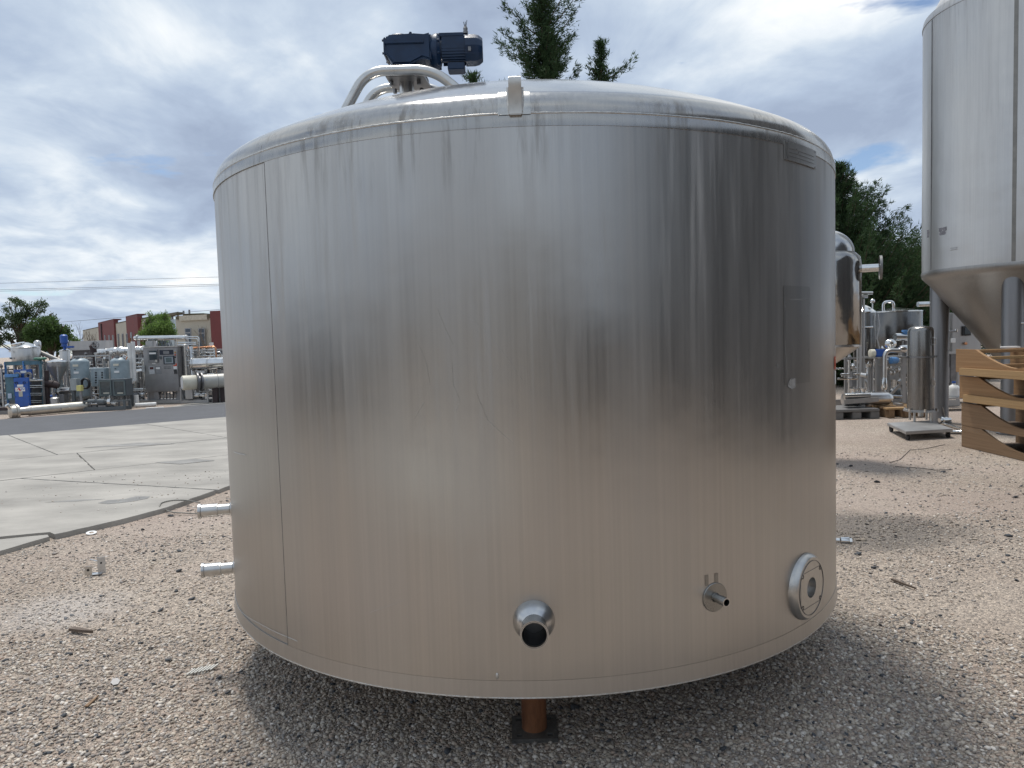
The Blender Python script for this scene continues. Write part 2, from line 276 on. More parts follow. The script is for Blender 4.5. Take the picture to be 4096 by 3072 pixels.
# ------------------------------------------------------------------ geometry helpers
LOC = {}
def tag(o, label=None, cat=None, group=None, kind=None):
    if label: o['label'] = label
    if cat: o['category'] = cat
    if group: o['group'] = group
    if kind: o['kind'] = kind
    return o
def thing(name, label, cat, loc, group=None):
    o = bpy.data.objects.new(name, None); C.objects.link(o); o.location = loc; o.empty_display_size = .2
    LOC[o.name] = Vector(loc); return tag(o, label, cat, group)
def basis(d):
    d = Vector(d).normalized(); a = Vector((0, 0, 1)) if abs(d.z) < .9 else Vector((1, 0, 0))
    u = d.cross(a).normalized(); return u, d.cross(u).normalized(), d     # u, w perpendicular
class MB:
    def __init__(s): s.v = []; s.f = []
    def add(s, v, f):
        o = len(s.v); s.v += [tuple(p) for p in v]; s.f += [tuple(i + o for i in q) for q in f]; return s
    def box(s, c, size, rz=0.0, M=None):
        c = Vector(c); h = Vector(size) / 2; R = Matrix.Rotation(rz, 3, 'Z') if M is None else M
        v = [c + R @ Vector((h.x * a, h.y * b, h.z * d)) for a in (-1, 1) for b in (-1, 1) for d in (-1, 1)]
        return s.add(v, [(0, 1, 3, 2), (4, 6, 7, 5), (0, 4, 5, 1), (2, 3, 7, 6), (0, 2, 6, 4), (1, 5, 7, 3)])
    def bar(s, a, b, w, h=None):
        a = Vector(a); b = Vector(b); u, q, d = basis(b - a); h = h or w
        v = [p + u * (w / 2 * i) + q * (h / 2 * j) for p in (a, b) for i, j in ((-1, -1), (1, -1), (1, 1), (-1, 1))]
        return s.add(v, [(3, 2, 1, 0), (4, 5, 6, 7), (0, 1, 5, 4), (1, 2, 6, 5), (2, 3, 7, 6), (3, 0, 4, 7)])
    def lathe(s, o, d, prof, n=24, caps=True):
        """prof: [(distance along d, radius)]"""
        o = Vector(o); u, w, d = basis(d); v = []; f = []
        for t, r in prof:
            for k in range(n):
                a = 2 * math.pi * k / n; v.append(o + d * t + (u * math.cos(a) + w * math.sin(a)) * max(r, 1e-5))
        for i in range(len(prof) - 1):
            for k in range(n):
                k2 = (k + 1) % n; f.append((i * n + k, i * n + k2, (i + 1) * n + k2, (i + 1) * n + k))
        if caps: f.append(tuple(range(n - 1, -1, -1))); f.append(tuple((len(prof) - 1) * n + k for k in range(n)))
        return s.add(v, f)
    def cyl(s, a, b, r, n=20, r2=None):
        a = Vector(a); b = Vector(b); return s.lathe(a, b - a, [(0, r), ((b - a).length, r if r2 is None else r2)], n)
    def tube(s, pts, r, n=12, caps=True):
        pts = [Vector(p) for p in pts]; v = []; f = []; u = None
        for i, p in enumerate(pts):
            d = (pts[min(i + 1, len(pts) - 1)] - pts[max(i - 1, 0)]).normalized()
            if u is None: u = basis(d)[0]
            u = (u - d * u.dot(d)).normalized(); w = d.cross(u); rr = r[i] if isinstance(r, (list, tuple)) else r
            for k in range(n):
                a = 2 * math.pi * k / n; v.append(p + (u * math.cos(a) + w * math.sin(a)) * rr)
        for i in range(len(pts) - 1):
            for k in range(n):
                k2 = (k + 1) % n; f.append((i * n + k, i * n + k2, (i + 1) * n + k2, (i + 1) * n + k))
        if caps: f.append(tuple(range(n - 1, -1, -1))); f.append(tuple((len(pts) - 1) * n + k for k in range(n)))
        return s.add(v, f)
    def prism(s, poly, d):
        n = len(poly); d = Vector(d); a = [Vector(p) for p in poly]; v = a + [p + d for p in a]
        f = [tuple(range(n - 1, -1, -1)), tuple(range(n, 2 * n))] + [(k, (k + 1) % n, n + (k + 1) % n, n + k) for k in range(n)]
        return s.add(v, f)
    def ball(s, c, r, n=14, sc=(1, 1, 1)):
        c = Vector(c); m_ = n // 2; v = []; f = []
        for i in range(m_ + 1):
            th = math.pi * i / m_
            for k in range(n):
                a = 2 * math.pi * k / n; v.append(c + Vector((r * sc[0] * math.sin(th) * math.cos(a), r * sc[1] * math.sin(th) * math.sin(a), r * sc[2] * math.cos(th))))
        for i in range(m_):
            for k in range(n):
                k2 = (k + 1) % n; f.append((i * n + k, (i + 1) * n + k, (i + 1) * n + k2, i * n + k2))
        return s.add(v, f)
    def build(s, name, m_, parent=None, smooth=True, ang=35, bevel=0.0):
        root = parent
        while root is not None and root.parent is not None: root = root.parent
        off = LOC[root.name] if root is not None else Vector((0, 0, 0))
        me = bpy.data.meshes.new(name); me.from_pydata([tuple(Vector(p) - off) for p in s.v], [], s.f); me.validate()
        bm = bmesh.new(); bm.from_mesh(me); bmesh.ops.remove_doubles(bm, verts=bm.verts, dist=2e-5); bmesh.ops.recalc_face_normals(bm, faces=bm.faces)
        if bevel: bmesh.ops.bevel(bm, geom=[e for e in bm.edges if e.is_manifold and e.calc_face_angle(0) > rad(40)], offset=bevel, segments=2, affect='EDGES', clamp_overlap=True)
        bm.to_mesh(me); bm.free(); me.materials.append(m_)
        if smooth:
            me.polygons.foreach_set('use_smooth', [True] * len(me.polygons)); me.set_sharp_from_angle(angle=rad(ang))
        o = bpy.data.objects.new(name, me); C.objects.link(o)
        if parent is not None: o.parent = parent
        return o
def arc(c, u, w, r, a0, a1, n=10):
    return [Vector(c) + (Vector(u) * math.cos(a0 + (a1 - a0) * k / n) + Vector(w) * math.sin(a0 + (a1 - a0) * k / n)) * r for k in range(n + 1)]
def rounded(pts, r, n=8):
    """polyline with rounded corners"""
    P = [Vector(p) for p in pts]; out = [P[0]]
    for i in range(1, len(P) - 1):
        a, b, c = P[i - 1], P[i], P[i + 1]; d1 = (a - b); d2 = (c - b); rr = min(r, d1.length * .48, d2.length * .48)
        p0 = b + d1.normalized() * rr; p1 = b + d2.normalized() * rr
        for k in range(n + 1):
            t = k / n; out.append(p0 * (1 - t) ** 2 + b * 2 * t * (1 - t) + p1 * t ** 2)
    out.append(P[-1]); return out
def text_mesh(name, txt, size, M, m_, parent, depth=.002):
    cu = bpy.data.curves.new(name, 'FONT'); cu.body = txt; cu.size = size; cu.extrude = depth; cu.align_x = 'CENTER'; cu.align_y = 'CENTER'
    to = bpy.data.objects.new(name, cu); C.objects.link(to); dg = bpy.context.evaluated_depsgraph_get()
    me = bpy.data.meshes.new_from_object(to.evaluated_get(dg)); bpy.data.objects.remove(to)
    b = MB(); b.v = [tuple(M @ v.co) for v in me.vertices]; b.f = [tuple(p.vertices) for p in me.polygons]
    bpy.data.meshes.remove(me); return b.build(name, m_, parent, False)
RN = random.Random(7)

# ------------------------------------------------------------------ the setting: ground, asphalt, concrete
gmb = MB(); gs = 400
gmb.add([(-gs, -gs, 0), (gs, -gs, 0), (gs, gs, 0), (-gs, gs, 0)], [(0, 1, 2, 3)])
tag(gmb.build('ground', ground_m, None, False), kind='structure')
uu = Vector((.806, .592, 0)); vv = Vector((-.592, .806, 0))
def UV(u, v, z=0): p = uu * u + vv * v; return Vector((p.x, p.y, z))
tag(MB().prism([UV(-40, 17.2, -.02), UV(60, 17.2, -.02), UV(60, 21.9, -.02), UV(-40, 21.9, -.02)], (0, 0, .036)).build('road', asphalt_m, None, False), kind='structure')
tag(MB().prism([UV(4.2, 21.93, -.02), UV(60, 21.93, -.02), UV(60, 23.6, -.02), UV(5.6, 23.6, -.02)], (0, 0, .03)).build('pavement', concrete_m, None, False), kind='structure')
pad = bpy.data.objects.new('concrete_pavement', None); C.objects.link(pad); LOC[pad.name] = Vector((0, 0, 0)); tag(pad, kind='structure')
def slab(poly, top=.045, dz=0):
    """one cast slab, edges chipped and eased"""
    pts = [Vector((p[0], p[1], 0)) for p in poly]; c = sum(pts, Vector()) / len(pts); rr = random.Random(int(c.x * 1000) & 4095)
    out = []
    for i, p in enumerate(pts):
        q = pts[(i + 1) % len(pts)]; L_ = (q - p).length; k = max(1, min(40, int(L_ / .09)))
        for j in range(k):
            t = j / k; e = p.lerp(q, t); nrm = (q - p).cross(Vector((0, 0, 1))).normalized()
            out.append(e + nrm * (rr.uniform(-.003, .001) if c.y > 8.3 and p.y > 8.2 else rr.uniform(-.012, .006)))
    b = MB(); n = len(out)
    lo = [Vector((p.x, p.y, -.05)) for p in out]; mid = [Vector((p.x, p.y, top - .012)) for p in out]
    up = [Vector((p.x, p.y, top)) + (c - p).normalized() * .006 for p in out]
    b.add(lo + mid + up, [tuple(2 * n + k for k in range(n))] + [(k, (k + 1) % n, n + (k + 1) % n, n + k) for k in range(n)] + [(n + k, n + (k + 1) % n, 2 * n + (k + 1) % n, 2 * n + k) for k in range(n)])
    return b.build('slab', concrete_m, pad, True, 25)
def uv2(u, v): p = UV(u, v); return (p.x, p.y)
near = [(-4.13, 5.75), (-3.98, 6.17), (-3.66, 6.67), (-3.44, 7.16), (-3.23, 7.83)]
edgeR = lambda y: -3.23 + .16 * (y - 7.83)          # the pad's right hand edge, behind the tank
g_ = .006
slab([uv2(-8, 13.115), uv2(.95 - g_, 13.115), uv2(.45 - g_, 17.16), uv2(-8, 17.16)])
slab([uv2(.95 + g_, 13.115), uv2(3.47 - g_, 13.115), uv2(2.84 - g_, 17.16), uv2(.45 + g_, 17.16)])
slab([uv2(3.47 + g_, 13.115), uv2(7.1, 13.115), uv2(8.2, 17.16), uv2(2.84 + g_, 17.16)])
slab([uv2(-8, 11.02), uv2(1.2, 11.02), uv2(1.2, 13.10), uv2(-8, 13.10)], .045)
slab([uv2(1.2 + g_, 11.02), uv2(4.2, 11.02), uv2(5.6, 13.10), uv2(1.2 + g_, 13.10)], .043)
slab([uv2(.40, 11.005), (-3.27, 7.98), (edgeR(9.6), 9.6), uv2(4.15, 11.005)], .044)
slab([(-3.29, 7.95), uv2(.38, 10.98), uv2(-8, 10.98), uv2(-8, 9), uv2(-4, 6.5), (-4.46, 6.16), (-4.06, 6.28), (-3.96, 6.2), (-3.66, 6.67), (-3.44, 7.16)], .047)
slab([(-4.4, 6.12), uv2(-4, 6.4), uv2(-4, 5.9), (-4.55, 5.2), (-4.13, 5.75), (-3.99, 6.16), (-4.05, 6.24)], .038)

so_ = [G(x, y, .0485) for x, y in ((392, 2012), (430, 2001), (500, 1996), (545, 1985), (600, 1986), (590, 1994), (540, 2004), (480, 2012), (430, 2016))]
MB().prism(so_, (0, 0, .0008)).build('oil_stain', mat('oil_stain', (.20, .195, .185), .6, 0, .25, 6), pad, False)
for k_, ptsk in enumerate((((330, 1790), (560, 1770), (700, 1775), (560, 1783)), ((180, 2010), (300, 1998), (420, 1996), (300, 2006)), ((620, 1850), (780, 1835), (860, 1842), (720, 1856)))): MB().prism([G(x, y, .0482) for x, y in ptsk], (0, 0, .0005)).build('tyre_scuff', mat('tyre_scuff', (.25, .243, .23), .75, 0, .3, 3), pad, False)

# ------------------------------------------------------------------ the big mixing tank
TC = Vector((.08375, 4.0137, 0)); TR = 1.55; ZB, ZW = .3584, 2.3454; KN, CR = .10, 3.2
BETA = math.asin((TR - KN) / (CR - KN)); ZC = ZW - (CR - KN) * math.cos(BETA)
def cyl(a, r, z): a = rad(a); return Vector((TC.x + r * math.cos(a), TC.y + r * math.sin(a), z))
def dome_z(x, y): return ZC + math.sqrt(CR ** 2 - (x - TC.x) ** 2 - (y - TC.y) ** 2)
head = [(TR - KN + KN * math.cos(t), ZW + KN * math.sin(t)) for t in np.linspace(0, math.pi / 2 - BETA, 14)]
head += [(CR * math.sin(t), ZC + CR * math.cos(t)) for t in np.linspace(BETA, .004, 40)][1:]
tank_shell_m = tank_material('tank_shell', ZB, ZW, .45, .31, deposit=(.45, .445, .435), aniso=.72, dents=.11)
tank_head_m = tank_material('tank_head', 2.0, 2.4, .50, .15, .8, head=True, dents=.16, knuckle=(ZW, ZW + .085))
steel_skirt = tank_material('tank_skirt', 2.2, 2.36, .36, .24, .8, head=True, dents=.03)
steel_band = tank_material('tank_band', .3, .5, .44, .34, .25, dents=.02)
tank = thing('mixing_tank', 'huge round stainless steel mixing tank with domed top standing on rusty legs', 'tank', (TC.x, TC.y, 0))
SEAM = -130.0
b = MB(); NA = 300; rows = [ZB + .062] + list(np.linspace(.5, ZW - .04, 26)); v = []; f = []
for z in rows:
    for k in range(NA + 1):
        a = SEAM + 360 * k / NA; v.append(cyl(a, TR + .004 * (1 - k / NA), z))
for i in range(len(rows) - 1):
    for k in range(NA): f.append((i * (NA + 1) + k, i * (NA + 1) + k + 1, (i + 1) * (NA + 1) + k + 1, (i + 1) * (NA + 1) + k))
b.add(v, f); shell_o = b.build('shell', tank_shell_m, tank, True, 50)
MB().bar(cyl(SEAM - .12, TR + .0015, ZB + .03), cyl(SEAM - .12, TR + .0015, ZW - .03), .0035, .005).build('seam', mat('seam_shade', (.20, .195, .19), .5, .7, .3, 20), tank, False)
MB().lathe((TC.x, TC.y, 0), (0, 0, 1), [(z, r) for r, z in head], 300, False).build('domed_head', tank_head_m, tank, True, 60)
MB().lathe((TC.x, TC.y, 0), (0, 0, 1), [(ZW - .043, TR + .0005), (ZW - .043, TR + .0055), (ZW - .004, TR + .0035), (ZW, TR)], 300, False).build('head_skirt', steel_skirt, tank, True, 50)
# weld bead with ripples
b = MB(); n1, n2 = 700, 6; v = []; f = []; rr = random.Random(3)
for k in range(n1):
    w_ = .0052 * (1 + .08 * math.sin(k * 1.7) + rr.uniform(-.08, .08)); a = 360 * k / n1; dz = .0006 * math.sin(k * .21) + rr.uniform(-.0005, .0005)
    for j in range(n2 + 1):
        t = -math.pi / 2 + math.pi * j / n2; v.append(cyl(a, TR - .001 + .0055 * math.cos(t), ZW + dz + w_ * math.sin(t)))
for k in range(n1):
    for j in range(n2): q = (k + 1) % n1; f.append((k * (n2 + 1) + j, q * (n2 + 1) + j, q * (n2 + 1) + j + 1, k * (n2 + 1) + j + 1))
b.add(v, f).build('weld_bead', mat('bead_steel', (.46, .45, .43), .38, .9, .2, 60), tank, True, 60)
MB().lathe((TC.x, TC.y, 0), (0, 0, 1), [(ZB + .0615, TR + .001), (ZB + .0615, TR + .0042), (ZB + .004, TR + .0068), (ZB, TR + .003), (ZB, TR - .02), (ZB + .05, TR - .03), (ZB + .03, .02)], 300, False).build('bottom_band', steel_band, tank, True, 40)
# thin rolled lip under the band
b = MB(); pts = [cyl(360 * k / 240, TR + .0045, ZB + .001) for k in range(241)]
b.tube(pts, .0035, 6, False).build('bottom_lip', weld, tank, True, 60)
def shell_patch(a0, a1, z0, z1, off, m_, name, parent=tank, n=10, th=.002, slant=0.0):
    b = MB(); v = []; f = []
    for o in (off, off + th):
        for k in range(n + 1):
            a = a0 + (a1 - a0) * k / n
            for z in (z0, z1): v.append(cyl(a, TR + .004 + o, z + slant * k / n))
    N_ = 2 * (n + 1)
    for k in range(n):
        i = 2 * k; f += [(i, i + 1, i + 3, i + 2), (N_ + i, N_ + i + 2, N_ + i + 3, N_ + i + 1), (i, i + 2, N_ + i + 2, N_ + i), (i + 1, N_ + i + 1, N_ + i + 3, i + 3)]
    f += [(0, N_, N_ + 1, 1), (2 * n, 2 * n + 1, N_ + 2 * n + 1, N_ + 2 * n)]
    return b.add(v, f).build(name, m_, parent, True, 30)
# nameplate with faint engraved lines and rivets
npm = mat('nameplate_metal', (.40, .395, .385), .38, .95, .12, 30)
engr_m = mat('engraving', (.27, .265, .255), .45, .9, .2, 40)
pl = shell_patch(-51.6, -41.7, 2.247, 2.318, .001, npm, 'nameplate', th=.003)
for z in (2.262, 2.276, 2.29): shell_patch(-50.6, -42.6, z, z + .0022, .0042, engr_m, 'engraved_line', pl, 8, .0006)
shell_patch(-51.0, -50.75, 2.252, 2.313, .0042, engr_m, 'engraved_line', pl, 2, .0006)
for a, z in ((-51.1, 2.312), (-42.2, 2.312), (-42.2, 2.253), (-51.1, 2.253), (-48.4, 2.296), (-47.9, 2.285)):
    MB().lathe(cyl(a, TR + .0078, z), cyl(a, 1, 0) - cyl(a, 0, 0), [(0, .003), (.002, .002)], 8).build('rivet', steel_dark, pl)
# removed tape: clean rectangle with ragged adhesive rims
tape_m = mat('clean_steel', (.27, .265, .25), .34, .95, .1, 10, (1, 1, .05)); glue = mat('adhesive_residue', (.33, .33, .325), .7, .3, .35, 50)
tape_m = tank_material('tape_ghost', ZB, ZW, .385, .30, deposit=(.36, .355, .34), aniso=.72)
tp = shell_patch(-51.9, -44.2, 1.395, 1.775, .0002, tape_m, 'tape_mark', n=8, th=.0002)
def ragged(pts, w, seed, name='adhesive_rim'):
    r_ = random.Random(seed); b = MB(); out = []
    for i in range(len(pts) - 1):
        (a0, z0), (a1, z1) = pts[i], pts[i + 1]; k = 10
        for j in range(k): t = j / k; out.append((a0 + (a1 - a0) * t + r_.uniform(-.12, .12), z0 + (z1 - z0) * t))
    out.append(pts[-1]); v = []; f = []
    for a, z in out:
        ww = w * r_.uniform(.1, 1.0); v += [cyl(a - ww, TR + .0052, z), cyl(a + ww, TR + .0052, z + .002)]
    for i in range(len(out) - 1): f.append((2 * i, 2 * i + 2, 2 * i + 3, 2 * i + 1))
    b.add(v, f).build(name, glue, tp, False)
ragged([(-44.3, 1.77), (-44.0, 1.70), (-44.6, 1.62), (-44.9, 1.55), (-44.5, 1.5), (-44.7, 1.42)], .06, 1)
ragged([(-51.8, 1.72), (-51.2, 1.64), (-51.6, 1.55), (-51.2, 1.45), (-51.5, 1.42)], .05, 2)
ragged([(-50.2, 1.722), (-44.6, 1.724)], .03, 3)
gp_ = [(-51.2, 1.395), (-50.4, 1.418), (-49.0, 1.418), (-48.9, 1.382), (-50, 1.376), (-51.0, 1.388)]
b = MB(); b.add([cyl(a, TR + .0056, z) for a, z in gp_], [(0, 1, 2, 3, 4, 5)]).build('adhesive_patch', glue, tp, False)
for k, (a, z) in enumerate(((-47.6, 1.655), (-48.4, 1.56), (-45.5, 1.655), (-47.6, 1.47), (-54.2, 1.47))):
    ragged([(a, z), (a + .5, z + .006), (a + .8, z - .008)], .1, 20 + k, 'adhesive_spot')
# stickers near the right edge
st = shell_patch(-29.6, -27.0, 1.425, 1.482, .001, red_p, 'red_sticker', n=4, th=.0006)
shell_patch(-29.3, -27.3, 1.432, 1.475, .0018, mat('sticker_orange', (.62, .22, .10), .5), 'sticker_panel', st, 4, .0004)
for a0, a1, s_ in ((-29.0, -28.7, 0), (-28.5, -28.2, 0), (-27.9, -27.6, 0)): shell_patch(a0, a1, 1.437, 1.47, .0024, red_p, 'sticker_letter', st, 1, .0003)
shell_patch(-29.2, -26.8, 1.357, 1.417, .001, paper, 'white_sticker', n=4, th=.0006)
# lifting lug on its welded pad
b = MB(); v = []; f = []; hp = [(TR, ZW - .004)] + head[:12]
for k in range(7):
    a = -93.84 + 4.0 * k / 6
    for r, z in hp:
        nr = Vector((r - (TR - KN), z - ZW)); nr = nr.normalized() if nr.length > 0 else Vector((1, 0)); v.append(cyl(a, r + nr.x * .005, z + nr.y * .005))
nh = len(hp)
for k in range(6):
    for j in range(nh - 1): f.append((k * nh + j, (k + 1) * nh + j, (k + 1) * nh + j + 1, k * nh + j + 1))
b.add(v, f); po = b.build('lug_pad', mat('lug_pad_steel', (.46, .45, .43), .22, .95, .15, 40), tank, True, 60)
lug_dir = (cyl(-91.67, 1, 0) - cyl(-91.67, 0, 0)); lt = Vector((-lug_dir.y, lug_dir.x, 0)); L0 = cyl(-91.67, TR + .012, 0)
b = MB(); w2 = .0212
poly = [(.0, ZW - .006), (.004, ZW + .075), (.008, ZW + .085), (.008, ZW + .112), (.004, ZW + .117), (-.03, ZW + .117), (-.042, ZW + .10), (-.05, ZW + .03), (-.03, ZW - .006)]
b.prism([L0 + lug_dir * p + Vector((0, 0, q)) - lt * w2 for p, q in poly], lt * 2 * w2)
b.build('lifting_lug', steel_tube, tank, True, 25, bevel=.0025)
for s_ in (-1, 1): MB().tube([L0 + lt * s_ * (w2 + .002) + lug_dir * (-.012 - .0 * i) + Vector((0, 0, ZW - .004 + i * .011)) for i in range(9)], .0055, 8).build('lug_weld', weld, tank)
# nozzles on the lower wall
def nozzle(a, z, boss_prof, tube_prof, bore, depth, name='nozzle', m1=steel, m2=steel_tube):
    d = (cyl(a, 1, 0) - cyl(a, 0, 0)); o = cyl(a, TR, z); r_ = MB().lathe(o, d, boss_prof, 40, False).build(name, m1, tank, True, 30)
    L_ = tube_prof[-1][0]; rr_ = tube_prof[-1][1]
    MB().lathe(o, d, tube_prof + [(L_, bore), (L_ - .012, bore - .0005)], 40, False).build('pipe_stub', m2, r_, True, 30)
    MB().lathe(o, d, [(L_ - .012, bore - .0003), (L_ - depth, bore - .001), (L_ - depth, 0)], 40, False).build('bore', bore_m, r_, True, 30); return r_, o, d
r_, o, d = nozzle(-91.2, .632, [(-.005, .073), (.008, .0725), (.028, .066), (.046, .053), (.055, .0425)], [(.03, .042), (.108, .042), (.110, .0445), (.119, .0475), (.126, .0475)], .0415, .14, 'outlet_nozzle')
MB().lathe(o + d * .1265, d, [(0, .0438), (.0006, .0438), (.0006, .0452), (0, .0452)], 40, False).build('gasket_groove', steel_dark, r_, True, 30)
nozzle(-66.2, .648, [(-.004, .053), (.0065, .053), (.008, .0515), (.0085, .0175), (.018, .0155)], [(.008, .0152), (.035, .0152), (.036, .0162), (.068, .0162)], .0125, .05, 'sample_nozzle', m1=mat('pad_steel', (.30, .295, .28), .3, .95, .1, 20))
for da in (-1.55, .05): shell_patch(-66.2 + da, -66.2 + da + .55, .695, .735, .0004, mat('ground_steel', (.30, .29, .27), .38, .9, .15, 30), 'grind_mark', n=1, th=.0003)
# bolted pad flange at right
d = (cyl(-46.2, 1, 0) - cyl(-46.2, 0, 0)); o = cyl(-46.2, TR, .572); tl = Vector((-d.y, d.x, 0)); zz_ = Vector((0, 0, 1))
fl = MB().lathe(o, d, [(-.02, .136), (.012, .133), (.016, .131), (.026, .125), (.030, .121), (.030, .041), (-.04, .041), (-.04, 0)], 64, False).build('pad_flange', steel_flange, tank, True, 30)
MB().lathe(o + d * .0302, d, [(0, .110), (.0016, .110), (.0016, .1075), (0, .1075)], 64, False).build('flange_ring', steel_dark, fl, True)
for i, j in ((-1, -1), (-1, 1), (1, -1), (1, 1)):
    p = o + d * .0305 + tl * i * .079 + zz_ * j * .062
    MB().lathe(p, d, [(-.001, .0085), (.0006, .0085), (.0006, .0058), (-.02, .0058), (-.02, 0)], 14, False).build('bolt_hole', hole_m, fl, True)
for j in (-.072, .072): MB().box(o + d * .0303 + zz_ * j, (.17, .001, .0022), math.atan2(tl.y, tl.x)).build('scribed_line', steel_dark, fl, False)
MB().box(o + d * .0303 - tl * .097, (.0022, .001, .12), math.atan2(tl.y, tl.x)).build('scribed_line', steel_dark, fl, False)
# stubs at the left edge and right edge
for z in (.792, .492):
    d = (cyl(-166, 1, 0) - cyl(-166, 0, 0)); o = cyl(-166, TR, z)
    s1 = MB().lathe(o, d, [(-.01, .042), (.012, .038), (.02, .028), (.075, .028), (.077, .0325), (.15, .0325), (.152, .0355), (.160, .0375), (.166, .037), (.166, .029), (.1, .029), (.1, 0)], 36, False).build('side_stub', steel_tube, tank, True, 30)
    MB().lathe(o + d * .0745, d, [(0, .0335), (.004, .0335)], 36).build('weld_ring', weld, s1)
d = (cyl(-14, 1, 0) - cyl(-14, 0, 0)); o = cyl(-14, TR, .54)
s1 = MB().lathe(o, d, [(-.01, .024), (.008, .019), (.03, .0125), (.042, .0125), (.048, .0175), (.085, .0185), (.087, .0195)], 30).build('thermowell_stub', steel_bright, tank)
MB().lathe(o + d * .087, d, [(0, .018), (.012, .018)], 6).build('hex_cap', steel_bright, s1, False)
# four legs of rusty pipe on base plates
for a in (-91.75, -1.75, 88.25, 178.25):
    c = cyl(a, 1.115, 0); lg = MB().lathe(c, (0, 0, 1), [(.012, .051), (.19, .0505), (.192, .0525), (.198, .0525), (.200, .0505), (ZB + .08, .0505)], 36).build('leg', rust, tank)
    # base plate with four bolt holes drawn as real openings
    s_ = .0925; hx = .062; hr = .011; bm = bmesh.new(); bmesh.ops.create_cube(bm, size=1); bm.free()
    b = MB(); hs = []; bx = [-s_, -hx - hr, -hx + hr, hx - hr, hx + hr, s_]
    for i in range(5):
        for j in range(5):
            if i in (1, 3) and j in (1, 3): continue
            b.box((c.x + (bx[i] + bx[i + 1]) / 2, c.y + (bx[j] + bx[j + 1]) / 2, .008), (bx[i + 1] - bx[i], bx[j + 1] - bx[j], .018))
    b.build('base_plate', plate_m, lg, False)
# small scratches and a scar on the shell
scr = mat('scratch', (.52, .52, .50), .35, .9, .3, 40)
def scratch(pts, w):
    P_ = []
    for (x, y) in pts:
        d_ = ray(x, y); a_ = d_.x ** 2 + d_.y ** 2; b_ = -2 * (d_.x * TC.x + d_.y * TC.y); c_ = TC.x ** 2 + TC.y ** 2 - (TR + .0042) ** 2
        t_ = (-b_ - math.sqrt(b_ * b_ - 4 * a_ * c_)) / (2 * a_); P_.append(Vector((0, 0, CAM_H)) + d_ * t_)
    q = []
    for i in range(len(P_) - 1):
        for k in range(6): q.append(P_[i].lerp(P_[i + 1], k / 6))
    q.append(P_[-1]); q = [cyl(math.degrees(math.atan2(p.y - TC.y, p.x - TC.x)), TR + .0042, p.z) for p in q]
    MB().tube(q, w * .8, 4).build('scratch', scr, tank, False)
for pts, w in (([(1750, 1236), (1780, 1310), (1815, 1385)], .0005), ([(1672, 1370), (1705, 1450), (1720, 1535)], .0004), ([(1808, 1450), (1813, 1540), (1840, 1600), (1822, 1650)], .0005), ([(1660, 1672), (1698, 1608)], .0006), ([(1905, 1570), (1950, 1680), (2050, 1772)], .0006), ([(935, 1808), (982, 1820)], .0014), ([(1840, 1245), (1930, 1310), (2030, 1430), (2090, 1520)], .0004), ([(945, 2418), (1040, 2495), (1150, 2548), (1190, 2565)], .0009), ([(1480, 2450), (1620, 2400)], .0005)): scratch(pts, w)
MB().ball(cyl(-96.1, TR + .004, .437), .006, 8, (1, .5, 2)).build('weld_scar', weld, tank)
# support hoops that carry the drive
def hoop(Y0, zt, x0, x1, xa, xb, name='support_hoop'):
    pts = rounded([(x0, Y0, dome_z(x0, Y0) - .02), (xa, Y0, zt), (xb, Y0, zt), (x1, Y0, dome_z(x1, Y0) - .02)], .095, 10)
    h_ = MB().tube(pts, .0245, 20).build(name, steel_tube, tank, True, 60)
    for x_ in (x0, x1): MB().lathe((x_, Y0, dome_z(x_, Y0) - .012), (0, 0, 1), [(0, .034), (.02, .031), (.032, .025)], 20).build('weld_ring', weld, h_)
HY0, HY1 = 3.70, 4.06; HZ0, HZ1 = 2.945, 2.985
hoop(HY0, HZ0, -.865, -.13, -.675, -.345)
hoop(HY1, HZ1, -.885, -.15, -.70, -.37)

# ------------------------------------------------------------------ agitator drive on the hoops
DX, DY = -.50, 3.88; DZ = (HZ0 + HZ1) / 2 + .027
drv = thing('agitator_drive', 'navy blue gear motor lying on the bent tube hoops on top of the tank', 'gear motor', (DX, DY, DZ))
MB().prism([(DX - .10, HY0 + .01, HZ0 + .022), (DX + .10, HY0 + .01, HZ0 + .022), (DX + .10, HY1 - .01, HZ1 + .022), (DX - .10, HY1 - .01, HZ1 + .022)], (0, 0, .006)).build('mounting_plate', steel_matte, drv, False)
MB().prism([(DX - .085, HY0 + .03, HZ0 - .018), (DX + .105, HY0 + .03, HZ0 - .018), (DX + .115, HY1 - .03, HZ1 - .025), (DX - .09, HY1 - .03, HZ1 - .025)], (0, 0, .012)).build('lower_plate', steel_dark, drv, False)
MB().lathe((DX + .0, DY, dome_z(DX, DY) - .01), (0, 0, 1), [(0, .075), (.012, .075), (.012, .038), (.29, .038)], 30).build('shaft_housing', steel_tube, drv)
for a in range(6): MB().lathe((DX + .062 * math.cos(a * 1.05), DY + .062 * math.sin(a * 1.05), dome_z(DX, DY) - .0), (0, 0, 1), [(0, .009), (.014, .009)], 6).build('bolt', steel_dark, drv, False)
for sx_ in (-1, 1):
    for sy_ in (-.06, .06): MB().lathe((DX + sx_ * .07, DY + sy_, HZ0 - .03), (0, 0, 1), [(0, .011), (.022, .011)], 6).build('bolt', steel_dark, drv, False)
gz = DZ + .114
